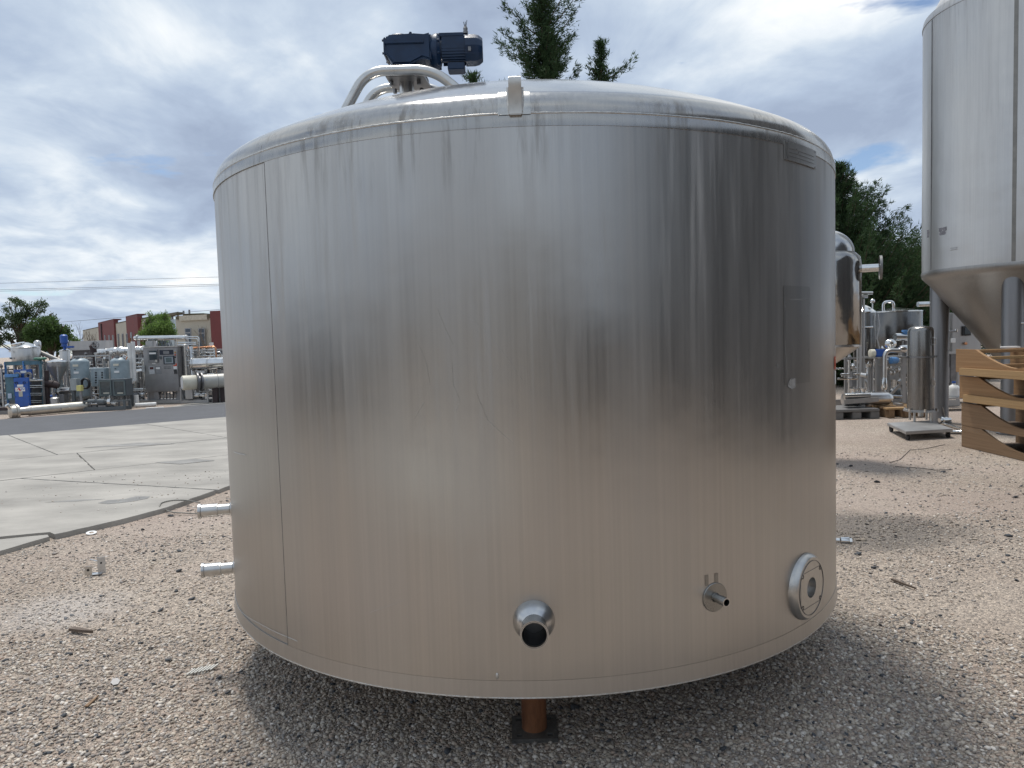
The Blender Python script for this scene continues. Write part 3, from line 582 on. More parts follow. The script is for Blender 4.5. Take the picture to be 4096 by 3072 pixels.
# gearbox housing: faceted casting, cover dome, cast foot
b = MB(); prof = [(-.088, -.06), (-.098, -.035), (-.098, .055), (-.086, .072), (.05, .078), (.10, .072), (.135, .082), (.135, -.095), (.09, -.075), (.03, -.112), (-.06, -.112)]
b.prism([(DX + .005 + x, DY - .085, gz - .004 + z * .80) for x, z in prof], (0, .17, 0))
gb = b.build('gearbox', navy, drv, True, 30, bevel=.009)
MB().lathe((DX - .03, DY, gz + .048), (0, 0, 1), [(0, .062), (.016, .058), (.026, .046), (.029, .0)], 30).build('cover_cap', navy, gb)
MB().lathe((DX - .01, DY, DZ - .005), (0, 0, 1), [(0, .084), (.02, .082), (.04, .070)], 30).build('foot_flange', navy, gb)
MB().box((DX + .005, DY - .088, gz + .012), (.20, .012, .016)).build('cast_rib', navy, gb, True, bevel=.003)
MB().box((DX - .096, DY, gz + .002), (.014, .14, .09)).build('end_cover', navy, gb, True, bevel=.004)
for y_ in (-.06, .06):
    for z_ in (-.03, .034): MB().lathe((DX - .103, DY + y_, gz + z_), (-1, 0, 0), [(0, .006), (.007, .006)], 6).build('bolt', navy, gb, False)
MB().lathe((DX + .035, DY - .05, gz + .055), (0, 0, 1), [(0, .011), (.012, .011), (.012, .007), (.02, .007)], 8).build('vent_plug', navy, gb)
MB().lathe((DX + .118, DY, gz - .008), (1, 0, 0), [(0, .064), (.018, .080), (.042, .088), (.05, .088), (.055, .082), (.066, .070)], 40).build('adapter_flange', navy, drv)
for k in range(8): a = k * math.pi / 4 + .39; MB().lathe((DX + .17, DY + .080 * math.cos(a), gz - .008 + .080 * math.sin(a)), (1, 0, 0), [(0, .007), (.012, .007)], 6).build('bolt', navy, drv, False)
mz = gz - .006
mo = MB().lathe((DX + .175, DY, mz), (1, 0, 0), [(0, .060), (.02, .056), (.145, .056), (.15, .05)], 36).build('motor', navy, drv)
for k in range(30):
    a = 2 * math.pi * k / 30
    if abs(a - 3 * math.pi / 2) < .5: continue
    c_ = Vector((0, math.cos(a), math.sin(a)))
    MB().bar(Vector((DX + .192, DY, mz)) + c_ * .062, Vector((DX + .315, DY, mz)) + c_ * .062, .0035, .020).build('cooling_fin', navy, mo, False)
MB().lathe((DX + .312, DY, mz), (1, 0, 0), [(0, .077), (.045, .077), (.068, .072), (.088, .057), (.0885, 0)], 12).build('fan_cowl', navy, drv, True, 22)
MB().box((DX + .262, DY, mz - .088), (.088, .085, .036)).build('terminal_box', navy, drv, True, bevel=.004)
MB().box((DX + .24, DY - .01, mz + .071), (.13, .05, .02)).build('conduit_ledge', navy, mo, True, bevel=.003)
gl = MB().lathe((DX + .315, DY - .02, mz + .077), (0, 0, 1), [(0, .013), (.012, .013), (.014, .011), (.028, .012), (.034, .008), (.044, .006)], 14).build('cable_gland', steel_dark, drv)
for k in range(4): MB().tube([(DX + .315 + .004 * math.cos(k * 1.6), DY - .02 + .004 * math.sin(k * 1.6), mz + .117), (DX + .315 + .009 * math.cos(k * 1.6), DY - .02 + .009 * math.sin(k * 1.6), mz + .145 - .004 * k)], .0016, 5).build('wire_end', black, gl, False)
MB().box((DX + .335, DY - .076, mz - .02), (.014, .008, .02)).build('earth_lug', steel_dark, drv, False)

# ------------------------------------------------------------------ tall conical fermenter at right
FC = Vector((8.0, 11.49, 0)); FR = 1.35; FZ0, FZ1 = 2.46, 6.38
ferm_m = tank_material('fermenter_steel', 2.0, 6.6, .52, .33, .75, (.40, .40, .40), dents=.22, aniso=.5)
ferm_cone_m = tank_material('fermenter_cone', 0.5, 2.5, .30, .36, .35, (.36, .355, .34), dents=.06)
fm = thing('conical_fermenter', 'tall grey steel fermenter with cone bottom standing on round legs', 'tank', tuple(FC))
fz = Vector((FC.x, FC.y, 0))
MB().lathe(fz, (0, 0, 1), [(FZ0, FR), (FZ0 + .5, FR + .003), (FZ0 + 2, FR - .002), (FZ1, FR)], 128, False).build('shell', ferm_m, fm, True, 50)
MB().lathe(fz, (0, 0, 1), [(FZ0 + .03, FR + .006), (FZ0 + .0, FR + .012), (FZ0 - .06, FR + .004), (FZ0 - .12, FR - .05), (FZ0 - .19, FR - .12), (.95, .24), (.80, .12), (.72, .075), (.55, .075)], 128).build('cone', ferm_cone_m, fm, True, 50)
MB().lathe(fz, (0, 0, 1), [(FZ1 - .03, FR + .008), (FZ1, FR + .008), (FZ1 + .08, FR - .01), (FZ1 + .10, FR - .08), (FZ1 + .16, FR - .11), (FZ1 + .36, FR - .22), (FZ1 + .56, FR - .5), (FZ1 + .70, FR - .9), (FZ1 + .74, .02)], 128).build('domed_top', ferm_m, fm, True, 40)
fdir = math.atan2(-FC.y, -FC.x)
for da, w in ((-.98, .010), (-.93, .006), (.12, .05), (.7, .01)):
    a = fdir - da if False else fdir + da; p = Vector((FC.x + (FR + .002) * math.cos(a), FC.y + (FR + .002) * math.sin(a), 0))
for px in (3742, 4062):       # vertical seams where the jacket sheets meet
    d_ = ray(px, 600); q = math.atan2(d_.x, d_.y); k_ = FC.length; off = k_ * math.sin(math.atan2(FC.x, FC.y) - q); a = math.atan2(-FC.y, -FC.x) - math.asin(off / FR)
    wseam = .012 if px < 4000 else .05
    u_ = Vector((math.cos(a), math.sin(a), 0)); p = FC + u_ * (FR + .001)
    MB().box((p.x, p.y, (FZ0 + FZ1) / 2), (.012, wseam, FZ1 - FZ0 - .08), a).build('jacket_seam', steel_dark if wseam < .02 else mat('seam_cover', (.25, .24, .22), .5, .8), fm, True, bevel=.003)
lv = Vector((-.77, .63, 0)); pv = Vector((-.63, -.77, 0))
for q in (lv, pv, -lv, -pv):
    c = FC + q * 1.11
    lg = MB().lathe(c, (0, 0, 1), [(.02, .142), (FZ0 - .14, .142), (FZ0 - .06, .13), (FZ0 - .01, .09), (FZ0 + .0, .0)], 36).build('leg', mat('leg_steel', (.24, .24, .245), .42, .9, .15, 3, (1, 1, .15)), fm)
    MB().lathe(c, (0, 0, 1), [(0, .19), (.02, .19)], 30).build('foot_plate', steel_dark, lg)
# small scuffs on the fermenter
for px, py, w, h in ((3770, 925, 44, 30), (3712, 935, 22, 30), (3815, 995, 44, 12)):
    d_ = ray(px, py); a_ = d_.x ** 2 + d_.y ** 2; b_ = -2 * (d_.x * FC.x + d_.y * FC.y); c_ = FC.x ** 2 + FC.y ** 2 - (FR + .004) ** 2
    dd = b_ * b_ - 4 * a_ * c_
    if dd <= 0: continue
    P0 = Vector((0, 0, CAM_H)) + d_ * ((-b_ - math.sqrt(dd)) / (2 * a_)); an = math.atan2(P0.y - FC.y, P0.x - FC.x); s_ = P0.y / FPX
    bb = MB(); v = []; r_ = random.Random(px)
    for i in range(6):
        z_ = P0.z + h * s_ * (i / 5 - .5); ww = w * s_ / FR * r_.uniform(.5, 1)
        v += [Vector((FC.x + (FR + .005) * math.cos(an + k * ww * .5), FC.y + (FR + .005) * math.sin(an + k * ww * .5), z_)) for k in (-1, 1)]
    bb.add(v, [(2 * i, 2 * i + 1, 2 * i + 3, 2 * i + 2) for i in range(5)]).build('scuff_mark', steel_matte if py > 990 else mat('scuff', (.20, .20, .22), .7, .4, .4, 30), fm, False)
# thermowell and hardware on the front leg
c = FC + pv * 1.11
MB().cyl(c + Vector((.02, -.14, 1.62)), c + Vector((.18, -.20, 1.62)), .012, 10).build('thermowell', steel_bright, fm)

# ------------------------------------------------------------------ shiny jacketed vessel half hidden behind the tank
VX, VY, VR = 3.86, 9.0, .415
ve = thing('jacketed_vessel', 'shiny steel vessel with domed top and flanged side pipe beside big tank', 'vessel', (VX, VY, 0))
vm = tank_material('vessel_steel', 1.2, 2.6, .34, .14, .12, dents=.35)
MB().lathe((VX, VY, 0), (0, 0, 1), [(1.40, VR - .015), (1.43, VR), (2.40, VR), (2.47, VR - .01), (2.53, VR - .07)], 64, False).build('shell', vm, ve, True, 40)
MB().lathe((VX, VY, 0), (0, 0, 1), [(2.525, VR - .06)] + [(2.53 + .29 * math.sin(t), (VR - .075) * math.cos(t)) for t in np.linspace(0, 1.56, 14)], 64).build('dome', mat('dome_steel', (.45, .45, .45), .2, 1, .1, 5), ve, True, 40)
MB().lathe((VX, VY, 0), (0, 0, 1), [(1.41, VR - .01), (1.38, VR - .03), (1.17, .10), (1.10, .05), (.95, .05)], 64).build('cone', mat('dull_steel', (.50, .47, .43), .35, .95, .1, 6), ve, True, 30)
MB().lathe((VX, VY, 1.395), (0, 0, 1), [(0, VR + .004), (.022, VR + .004)], 64).build('weld_ring', steel, ve)
nz = at(3470, 1078, 9).z; d = Vector((1, -.42, 0)).normalized(); o = Vector((VX, VY, nz)) + d * (VR - .01)
st = MB().lathe(o, d, [(0, .085), (.008, .072), (.012, .047), (.20, .045)], 30).build('side_pipe', steel_bright, ve)
fo = o + d * .20
MB().lathe(fo, d, [(0, .142), (.028, .142), (.028, .05), (.005, .045), (.005, 0)], 40, False).build('flange', mat('flange_grey', (.20, .20, .20), .5, .6, .2, 20), st, True, 30)
u_, w_, _ = basis(d)
for k in range(8): a = k * math.pi / 4 + .2; p = fo + (u_ * math.cos(a) + w_ * math.sin(a)) * .112; MB().lathe(p + d * .0285, d, [(0, .011), (.001, .011), (.001, 0)], 12, False).build('bolt_hole', black, st, True)
for a in (80, 105, 200, 260): MB().cyl((VX - .04 + .30 * math.cos(rad(a)), VY + .30 * math.sin(rad(a)), 0), (VX - .04 + .30 * math.cos(rad(a)), VY + .30 * math.sin(rad(a)), 1.42), .03, 14).build('leg', steel_matte, ve)

# ------------------------------------------------------------------ filter housing on a caster cart
pz = .135
q0, q1, q2 = G(3548, 1691, pz), G(3624, 1726, pz), G(3812, 1715, pz); q3 = q0 + q2 - q1
cart = thing('caster_cart', 'low grey steel cart on casters carrying the filter housing', 'cart', ((q1.x + q3.x) / 2, (q1.y + q3.y) / 2, 0))
MB().prism([q0 - Vector((0, 0, .045)), q1 - Vector((0, 0, .045)), q2 - Vector((0, 0, .045)), q3 - Vector((0, 0, .045))], (0, 0, .045)).build('platform', steel_matte, cart, True, bevel=.006)
cc_ = (q0 + q2) / 2
for q in (q0, q1, q2, q3):
    p = q.lerp(cc_, .14); cs = MB().box((p.x, p.y, .086), (.05, .05, .012)).build('caster', steel_dark, cart, False)
    MB().bar((p.x - .02, p.y, .05), (p.x - .02, p.y, .085), .006, .03).bar((p.x + .02, p.y, .05), (p.x + .02, p.y, .085), .006, .03).build('fork', steel_dark, cs, False)
    MB().cyl((p.x - .014, p.y, .040), (p.x + .014, p.y, .040), .040, 18).build('wheel', black, cs)
fx, fy = (at(3682, 1640, 11.45).x, 11.45); fb = at(3682, 1640, 11.45).z; ft = at(3690, 1305, 11.45).z
fh = thing('filter_housing', 'dull steel filter housing with clamp band and two handles on low cart', 'filter housing', (fx, fy, pz))
fmz = tank_material('filter_steel', fb, ft, .24, .26, .25, (.3, .29, .28), dents=.18)
fr = .19; mid = at(3682, 1427, 11.45).z
MB().lathe((fx, fy, 0), (0, 0, 1), [(fb + .01, fr), (mid - .03, fr), (mid - .03, fr - .003), (mid + .02, fr - .003), (ft - .08, fr - .004), (ft - .03, fr - .018), (ft - .005, fr - .06), (ft + .008, .02)], 56).build('housing_body', fmz, fh, True, 45)
MB().lathe((fx, fy, mid), (0, 0, 1), [(-.014, fr + .001), (-.014, fr + .016), (.014, fr + .016), (.014, fr + .001)], 56, False).build('clamp_band', steel_dark, fh)
for s_ in (-1, 1): MB().box((fx + s_ * (fr + .028), fy - .02, mid), (.05, .03, .03)).build('clamp_bolt', steel_dark, fh, True, bevel=.004)
for zc in (at(3715, 1365, 11.3).z, at(3715, 1530, 11.3).z):
    a = rad(-62); u_ = Vector((math.cos(a), math.sin(a), 0)); p = Vector((fx, fy, zc)) + u_ * fr
    MB().tube(rounded([p - Vector((0, 0, .055)), p + u_ * .04 - Vector((0, 0, .055)), p + u_ * .04 + Vector((0, 0, .055)), p + Vector((0, 0, .055))], .02, 5), .0075, 8).build('handle', steel_bright, fh)
MB().lathe((fx, fy, fb), (0, 0, 1), [(-.02, fr + .055), (.012, fr + .055)], 6, True).build('base_flange', steel_matte, fh, False)
for k in range(6): a = k * math.pi / 3 + .3; MB().lathe((fx + (fr + .03) * math.cos(a), fy + (fr + .03) * math.sin(a), fb - .01), (0, 0, 1), [(0, .018), (.045, .018)], 8).build('swing_bolt', steel_bright, fh)
for k in range(4): a = k * math.pi / 2 + .55; MB().cyl((fx + .17 * math.cos(a), fy + .17 * math.sin(a), pz), (fx + .17 * math.cos(a), fy + .17 * math.sin(a), fb - .02), .018, 12).build('leg', steel_tube, fh)
MB().cyl((fx, fy, fb - .10), (fx, fy, fb - .01), .04, 14).build('drain', steel_tube, fh)
pt = Vector((fx + .02, fy + .12, ft + .02))

# ------------------------------------------------------------------ stack of wooden cradles at the right edge
def cradle(x0, y0, z0, h, L_, w, lab, m_, beam=False, dx=0.0, slats=True):
    c = thing('wooden_cradle', lab, 'cradle', (x0, y0, z0), 'curved wooden cradles stacked on the gravel')
    low = h * .30; k0 = .40; k1 = L_ / 2
    drop = lambda t: 1 - (1 - min(1, t)) ** 1.55
    prof = [(0, 0), (0, h), (k0, h)]
    for i in range(1, 13): t = i / 12; prof.append((k0 + (k1 - k0) * t, h - (h - low) * drop(t)))
    prof += [(L_ - p, q) for p, q in reversed(prof[2:-1])] + [(L_, h), (L_, 0)]
    for s_, xx in ((0, x0), (1, x0 + w - .04)):
        lift = (lambda q: q if s_ == 0 or slats or q == 0 else h - (h - q) * .35)  # far board raised on lower cradles so the inside looks dark
        MB().prism([(xx, y0 - p, z0 + lift(q)) for p, q in prof], (.04, 0, 0)).build('side_board', m_, c, True, 20, bevel=.003)
    MB().box((x0 + w / 2, y0 - L_ / 2, z0 + .022), (w - .084, L_ - .01, .018)).build('deck', wood_g, c, False)  # dark wood puts the shade inside the cradle into its colour
    for i in range(9):
        p = .05 + i * (L_ - .19) / 8
        if not slats and .3 < p < L_ - .3: continue
        zt = h if p < k0 or p > L_ - k0 else h - (h - low) * drop((p - k0) / (k1 - k0)) if p < k1 else h - (h - low) * drop((L_ - k0 - p) / (k1 - k0))
        MB().box((x0 + w / 2, y0 - p - .045, z0 + zt - .03), (w - .082, .075, .036)).build('slat', wood_a if i % 2 else wood_c, c, True, bevel=.003)
    if beam:
        MB().box((x0 - .022, y0 - .14 - (L_ - .2) / 2, z0 + .015), (.042, L_ - .2, .095)).build('side_beam', wood_c, c, True, bevel=.004)
    for i in range(7): MB().lathe((x0 - .0005, y0 - .05 - i * .055, z0 + h - .03 - (i % 3) * .008), (-1, 0, 0), [(0, .004), (.001, .004)], 6).build('nail', steel_dark, c, False)
    return c
wy = 9.66; wx = 5.955
cradle(wx + .01, wy, .004, .278, 2.3, .76, 'bottom wooden cradle of the stack, darkest, resting on gravel', wood_b, slats=False)
cradle(wx + .012, wy + .01, .285, .30, 2.3, .76, 'wooden cradle second from the ground in the stack', wood_b, slats=False)
cradle(wx - .01, wy + .02, .645, .298, 2.3, .76, 'wooden cradle second from the top with pale beam along its foot', wood_a, True, slats=False)
cradle(wx - .055, wy + .03, .995, .305, 2.3, .76, 'topmost wooden cradle of the stack with open slats on top', wood_a, True)
MB().prism([(6.3, 9.4, 1.303), (6.52, 9.35, 1.303), (6.56, 9.5, 1.303), (6.4, 9.56, 1.303)], (0, 0, .02)).build('x', paper).name
sh = bpy.data.objects['x']; sh.name = 'crumpled_sheet'; tag(sh, 'scrap of white sheet lying on the topmost wooden cradle', 'sheet')

# ------------------------------------------------------------------ equipment yard behind, right side
def round_tank(name, lab, px0, px1, pyt, Y, zb, m_, cat='tank', legs=4, lid=.08, fittings=True, group=None, skirt=True):
    a = at(px0, pyt, Y); b_ = at(px1, pyt, Y); r = (b_.x - a.x) / 2; cxp = (a.x + b_.x) / 2; zt = a.z
    t = thing(name, lab, cat, (cxp, Y + r, 0), group); o = (cxp, Y + r, 0)
    MB().lathe(o, (0, 0, 1), [(zb, r * .96), (zb + .04, r), (zt - .03, r), (zt, r - .02)], 48, False).build('shell', m_, t, True, 40)
    MB().lathe(o, (0, 0, 1), [(zt - .02, r + .006), (zt + .005, r + .006), (zt + lid * .5, r * .72), (zt + lid, r * .2), (zt + lid + .01, .01)], 48).build('lid', steel_bright, t, True, 40)
    MB().lathe(o, (0, 0, 1), [(zb + .005, r * .96), (zb - .12, r * .35), (zb - .18, .06), (zb - .22, .05)], 48).build('bottom_dish', steel, t, True, 40)
    for k in range(legs):
        q = math.pi / 4 + k * 2 * math.pi / legs; MB().cyl((o[0] + r * .85 * math.cos(q), o[1] + r * .85 * math.sin(q), 0), (o[0] + r * .85 * math.cos(q), o[1] + r * .85 * math.sin(q), zb + .05), .035, 12).build('leg', steel_matte, t)
    return t, Vector(o), r, zt
vst = tank_material('vat_steel', 1.0, 2.1, .16, .22, .25, (.3, .3, .3), dents=.35)
t, o, r, zt = round_tank('brewing_vat', 'wide steel vat with flat bright lid behind the filter housing', 3528, 3735, 1245, 16.0, .85, vst)
MB().tube(rounded([o + Vector((-.35, -.2, zt + .03)), o + Vector((-.35, -.2, zt + .22)), o + Vector((-.12, -.2, zt + .22)), o + Vector((-.12, -.2, zt + .03))], .1), .03, 10).build('vent_elbow', steel_bright, t)
MB().cyl(o + Vector((.25, -.5, zt + .13)), o + Vector((.55, -.5, zt + .13)), .055, 16).build('vent_valve', steel_bright, t)
MB().cyl(o + Vector((.55, -.5, zt + .0)), o + Vector((.55, -.5, zt + .16)), .03, 12).build('vent_pipe', steel_bright, t)
t, o, r, zt = round_tank('slim_tank', 'slim steel tank with rounded lid between the pipes and wide vat', 3436, 3521, 1248, 15.3, .95, vst, lid=.14)
MB().cyl(o + Vector((.12, -.1, zt + .05)), o + Vector((.12, -.1, zt + .2)), .012, 8).ball(o + Vector((.12, -.1, zt + .22)), .05, 12).build('ball_valve', steel_bright, t)
MB().cyl(o + Vector((-.2, -r - .01, zt - .32)), o + Vector((.06, -r - .01, zt - .32)), .022, 10).build('handle_bar', steel_bright, t)
MB().tube([o + Vector((.17, -r, zt - .05)), o + Vector((.19, -r - .03, zt - .3)), o + Vector((.13, -r - .04, zt - .55)), o + Vector((.2, -r - .03, zt - .8)), o + Vector((.1, -r - .03, zt - 1.1))], .014, 8).build('hose', steel_matte, t)

def pipe_skid(lab, x0, x1, Y, dpt, h, seed, name='pipe_skid', cat='skid', frame_m=steel_matte, blues=1, dens=1.0, base=.12, group=None):
    """process skid: frame, rails, pipe runs, valves, a pump"""
    r_ = random.Random(seed); t = thing(name, lab, cat, ((x0 + x1) / 2, Y + dpt / 2, 0), group); W = x1 - x0
    for y_ in (Y, Y + dpt): MB().box(((x0 + x1) / 2, y_, base / 2 + .01), (W, .06, base)).build('base_rail', frame_m, t, True, bevel=.005)
    for x_ in (x0 + .03, x1 - .03):
        for y_ in (Y + .001, Y + dpt - .001): MB().box((x_, y_, base + (h - base) / 2), (.045, .045, h - base)).build('post', frame_m, t, False)
        MB().box((x_, Y + dpt / 2, h + .02), (.05, dpt + .05, .04)).build('top_rail', frame_m, t, False)
    MB().box(((x0 + x1) / 2, Y, h + .022), (W - .1, .04, .036)).build('top_rail', frame_m, t, False)
    for i in range(int(5 * dens)):
        y_ = Y + r_.uniform(.05, dpt - .05); z_ = r_.uniform(base + .1, h - .05); xa = x0 + W * r_.uniform(0, .35); xb = x1 - W * r_.uniform(0, .35); rad_ = r_.choice((.018, .026, .038))
        zd = r_.uniform(base + .05, h)
        MB().tube(rounded([(xa, y_, z_), (xb, y_, z_), (xb, y_, zd)], .09, 5), rad_, 10).build('pipe', r_.choice((steel_bright, steel_tube, steel)), t)
        for k in range(2):
            xv = r_.uniform(xa, xb); MB().lathe((xv - .03, y_, z_), (1, 0, 0), [(0, rad_ + .016), (.012, rad_ + .016), (.014, rad_ + .004), (.05, rad_ + .004), (.052, rad_ + .016), (.064, rad_ + .016)], 12).build('clamp', steel_bright, t)
    for i in range(int(5 * dens)):
        x_ = r_.uniform(x0 + .05, x1 - .05); y_ = Y + r_.uniform(.03, dpt - .05); z0_ = r_.uniform(base, .5); z1_ = r_.uniform(h * .6, h * 1.12)
        MB().cyl((x_, y_, z0_), (x_, y_, z1_), r_.choice((.016, .024, .03)), 10).build('riser', r_.choice((steel_bright, steel_tube, steel_matte)), t)
        MB().lathe((x_, y_, z1_ - .02), (0, 0, 1), [(0, .03), (.03, .045), (.07, .045), (.09, .03), (.12, .018)], 12).build('valve_actuator', r_.choice((steel_bright, steel_dark, white_p)), t)
    for i in range(2 + blues):
        x_ = r_.uniform(x0 + .15, x1 - .15); y_ = Y + r_.uniform(.05, dpt * .6); z_ = base + .14; m_ = (blue if i < blues else r_.choice((steel_dark, grey_d, steel)))
        p_ = MB().lathe((x_ - .15, y_, z_), (1, 0, 0), [(0, .05), (.02, .085), (.2, .085), (.22, .06), (.30, .06)], 18).build('pump_motor', m_, t)
        MB().lathe((x_ + .15, y_, z_), (1, 0, 0), [(0, .09), (.08, .09), (.085, .05)], 18).build('pump_head', steel_bright, p_)
        MB().box((x_, y_, base + .03), (.2, .14, .05)).build('pump_foot', steel_dark, p_, False)
    if dens > .8:
        x_ = x0 + W * r_.uniform(.3, .7); MB().box((x_, Y - .03, base + (h - base) * .55), (.22, .1, .3)).build('junction_box', r_.choice((grey_p, steel_matte, grey_m)), t, True, bevel=.008)
    return t
# pump rack with the blue motor, directly left of the filter
zt = at(3560, 1430, 14).z; xl, xr = at(3510, 1430, 14).x, at(3612, 1430, 14).x + .35
rk = thing('pump_rack', 'steel pump rack with blue and cream motor beside the filter housing', 'rack', ((xl + xr) / 2, 14.2, 0))
for x_, y_ in ((xl, 14.0), (xr, 14.0), (xl, 14.6), (xr, 14.6), (at(3612, 1430, 14).x, 13.99)):
    MB().box((x_, y_, zt / 2), (.065, .065, zt - .03)).build('post', steel_matte, rk, False)
MB().box(((xl + xr) / 2, 14.3, zt), (xr - xl + .16, .74, .028)).build('deck', steel, rk, True, bevel=.004)
MB().box(((xl + xr) / 2, 13.98, at(3560, 1458, 14).z), (xr - xl, .04, .05)).build('rail', steel, rk, False)
p0 = at(3493, 1416, 14); p1 = at(3512, 1416, 14); p2 = at(3546, 1416, 14)
MB().lathe((p0.x, 14.15, zt + .085), (1, 0, 0), [(0, .05), (.01, .078), (.09, .08), (.10, .07)], 20).build('motor_end_bell', cream, rk)
MB().box(((p1.x + p2.x) / 2 + .02, 14.15, zt + .085), (p2.x - p1.x + .06, .15, .15)).build('motor', blue, rk, True, bevel=.02)
MB().tube(rounded([at(3537, 1550, 13.85), at(3540, 1402, 13.85), at(3598, 1402, 13.85), at(3605, 1395, 13.85)], .12, 7), .042, 14).build('elbow_pipe', steel_tube, rk)
MB().lathe(at(3537, 1552, 13.85), (0, 0, 1), [(-.03, .05), (.03, .06), (.14, .05), (.2, .042)], 16).build('reducer', steel_bright, rk)
MB().lathe(at(3598, 1397, 13.85), (1, .1, .05), [(0, .06), (.05, .075), (.14, .075), (.2, .05)], 16).build('valve_body', steel_bright, rk)
MB().lathe(at(3562, 1442, 13.9), (1, .25, 0), [(0, .03), (.005, .065), (.12, .065), (.16, .05)], 18).build('small_pump', blue_light, rk)
MB().tube([at(3540, 1583, 13.9), at(3605, 1587, 13.9)], .032, 12).build('lower_pipe', steel_bright, rk)
MB().tube(rounded([at(3533, 1560, 13.9), at(3540, 1583, 13.9), at(3560, 1584, 13.9)], .1), .032, 12).build('lower_elbow', steel_tube, rk)
MB().cyl(at(3580, 1348, 14.2), at(3642, 1348, 14.2), .075, 16).build('upper_pipe', steel_bright, rk)
for px in (3612, 3622): MB().cyl(at(px, 1355, 14.2), at(px, 1430, 14.2), .02, 8).build('riser', steel_dark, rk)
MB().lathe(at(3627, 1340, 14.2), (0, 0, 1), [(0, .06), (.05, .06), (.06, .09), (.1, .09)], 14).build('blue_actuator', blue_light, rk)
MB().lathe(at(3590, 1525, 14.2), (1, 0, .1), [(0, .02), (.08, .11), (.2, .13), (.22, .05)], 18).build('pump_bowl', steel_bright, rk)
MB().ball(at(3562, 1375, 14.1), .12, 14, (1, .7, .8)).build('valve_cap', steel_bright, rk)
MB().bar(at(3565, 1575, 14.0), at(3600, 1540, 14.0), .03, .05).build('brace', steel_tube, rk, False)
for px, py in ((3555, 1470), (3570, 1490), (3588, 1480)): MB().ball(at(px, py, 14.5), .06, 10).build('sight_glass', steel, rk)
# tall pipes in front of the slim tank
pr = thing('pipe_stand', 'two tall thin steel pipes standing left of the slim tank', 'pipe stand', (at(3442, 1580, 14).x, 14, 0))
for px, yt, yb in ((3442, 1165, 1600), (3455, 1195, 1590), (3430, 1230, 1560)): MB().tube([at(px, yt, 14), Vector((at(px, yt, 14).x, 14, .05))], .030 if px == 3442 else .018, 10).build('pipe', steel_matte, pr)
for y_, xa, xb in ((1172, 3432, 3490), (1186, 3428, 3470), (1498, 3362, 3395), (1498, 3413, 3440), (1515, 3350, 3430)): MB().cyl(at(xa, y_, 14), at(xb, y_, 14), .03 if y_ < 1300 else .02, 10).build('cross_pipe', steel_bright, pr)
MB().lathe(at(3443, 1498, 13.9), (.8, -.6, -.2), [(0, .04), (.1, .045), (.1, .03), (.02, .03), (.02, 0)], 14, False).build('open_stub', steel_tube, pr)
MB().box((at(3442, 1590, 14).x, 14, .03), (.5, .3, .05)).build('base', steel_dark, pr, False)
# horizontal shell on a grey plastic pallet
a0, a1 = at(3392, 1612, 13.4), at(3540, 1617, 13.4)
pa = thing('plastic_pallet', 'dark grey plastic pallet under the horizontal steel shell', 'pallet', (G(3430, 1680).x, 13.2, 0))
xa, xb = G(3340, 1680).x, G(3508, 1672).x
MB().box(((xa + xb) / 2, 13.35, .155), (xb - xa, .8, .05)).build('deck', plastic_g, pa, True, bevel=.01)
for x_ in (xa + .08, (xa + xb) / 2, xb - .08): MB().box((x_, 13.35, .065), (.16, .78, .126)).build('runner', plastic_g, pa, True, bevel=.01)
hs = thing('shell_exchanger', 'horizontal bright steel shell lying on the dark plastic pallet', 'heat exchanger', ((a0.x + a1.x) / 2, 13.35, .18))
MB().lathe((a0.x - .12, 13.35, .32), (1, 0, 0), [(0, .03), (.01, .11), (.1, .125), (a1.x - a0.x + .12, .125), (a1.x - a0.x + .2, .09), (a1.x - a0.x + .24, .03)], 36).build('shell', steel, hs)
for dx_ in (.05, .22): MB().lathe((a0.x + dx_, 13.30, .42), (0, -.1, 1), [(0, .06), (.08, .06), (.085, .075), (.11, .075)], 18).build('nozzle', steel_bright, hs)
MB().cyl((a0.x - .16, 13.2, .40), (a0.x + .3, 13.2, .40), .05, 14).build('side_pipe', steel_bright, hs)
MB().bar((a0.x - .2, 13.115, .30), (a0.x + .42, 13.115, .33), .02, .08).build('bracket_bar', steel_matte, hs, False)
for dx_ in (.2, .9): MB().box((a0.x + dx_, 13.35, .20), (.08, .22, .05)).build('saddle', steel_matte, hs, False)
# pale timber skid under the rack
tk = thing('timber_skid', 'pale weathered timber skid on the ground under the pump rack', 'skid', (at(3626, 1650, 13).x, 13.4, 0))
xa, xb = G(3518, 1668).x, G(3735, 1672).x
for i in range(5): MB().box(((xa + xb) / 2, 13.0 + i * .2, .17), (xb - xa, .13, .03)).build('plank', wood_b if i % 2 else wood_c, tk, True, bevel=.004)
for x_ in (xa + .1, (xa + xb) / 2, xb - .1): MB().box((x_, 13.4, .078), (.1, .9, .15)).build('bearer', wood_b, tk, True, bevel=.004)
pipe_skid('low skid of steel pipes and valves behind the horizontal shell', at(3350, 1500, 15).x, at(3500, 1500, 15).x, 14.7, .7, 1.0, 11, blues=1)
pipe_skid('crowded pipe skid standing behind the pump rack', at(3505, 1500, 15.4).x, at(3640, 1500, 15.4).x, 15.2, .5, 1.15, 12, blues=0)
pipe_skid('pipe skid half hidden behind the fermenter leg', at(3640, 1500, 15).x, at(3790, 1500, 15).x, 14.6, .8, 1.05, 13, blues=1)
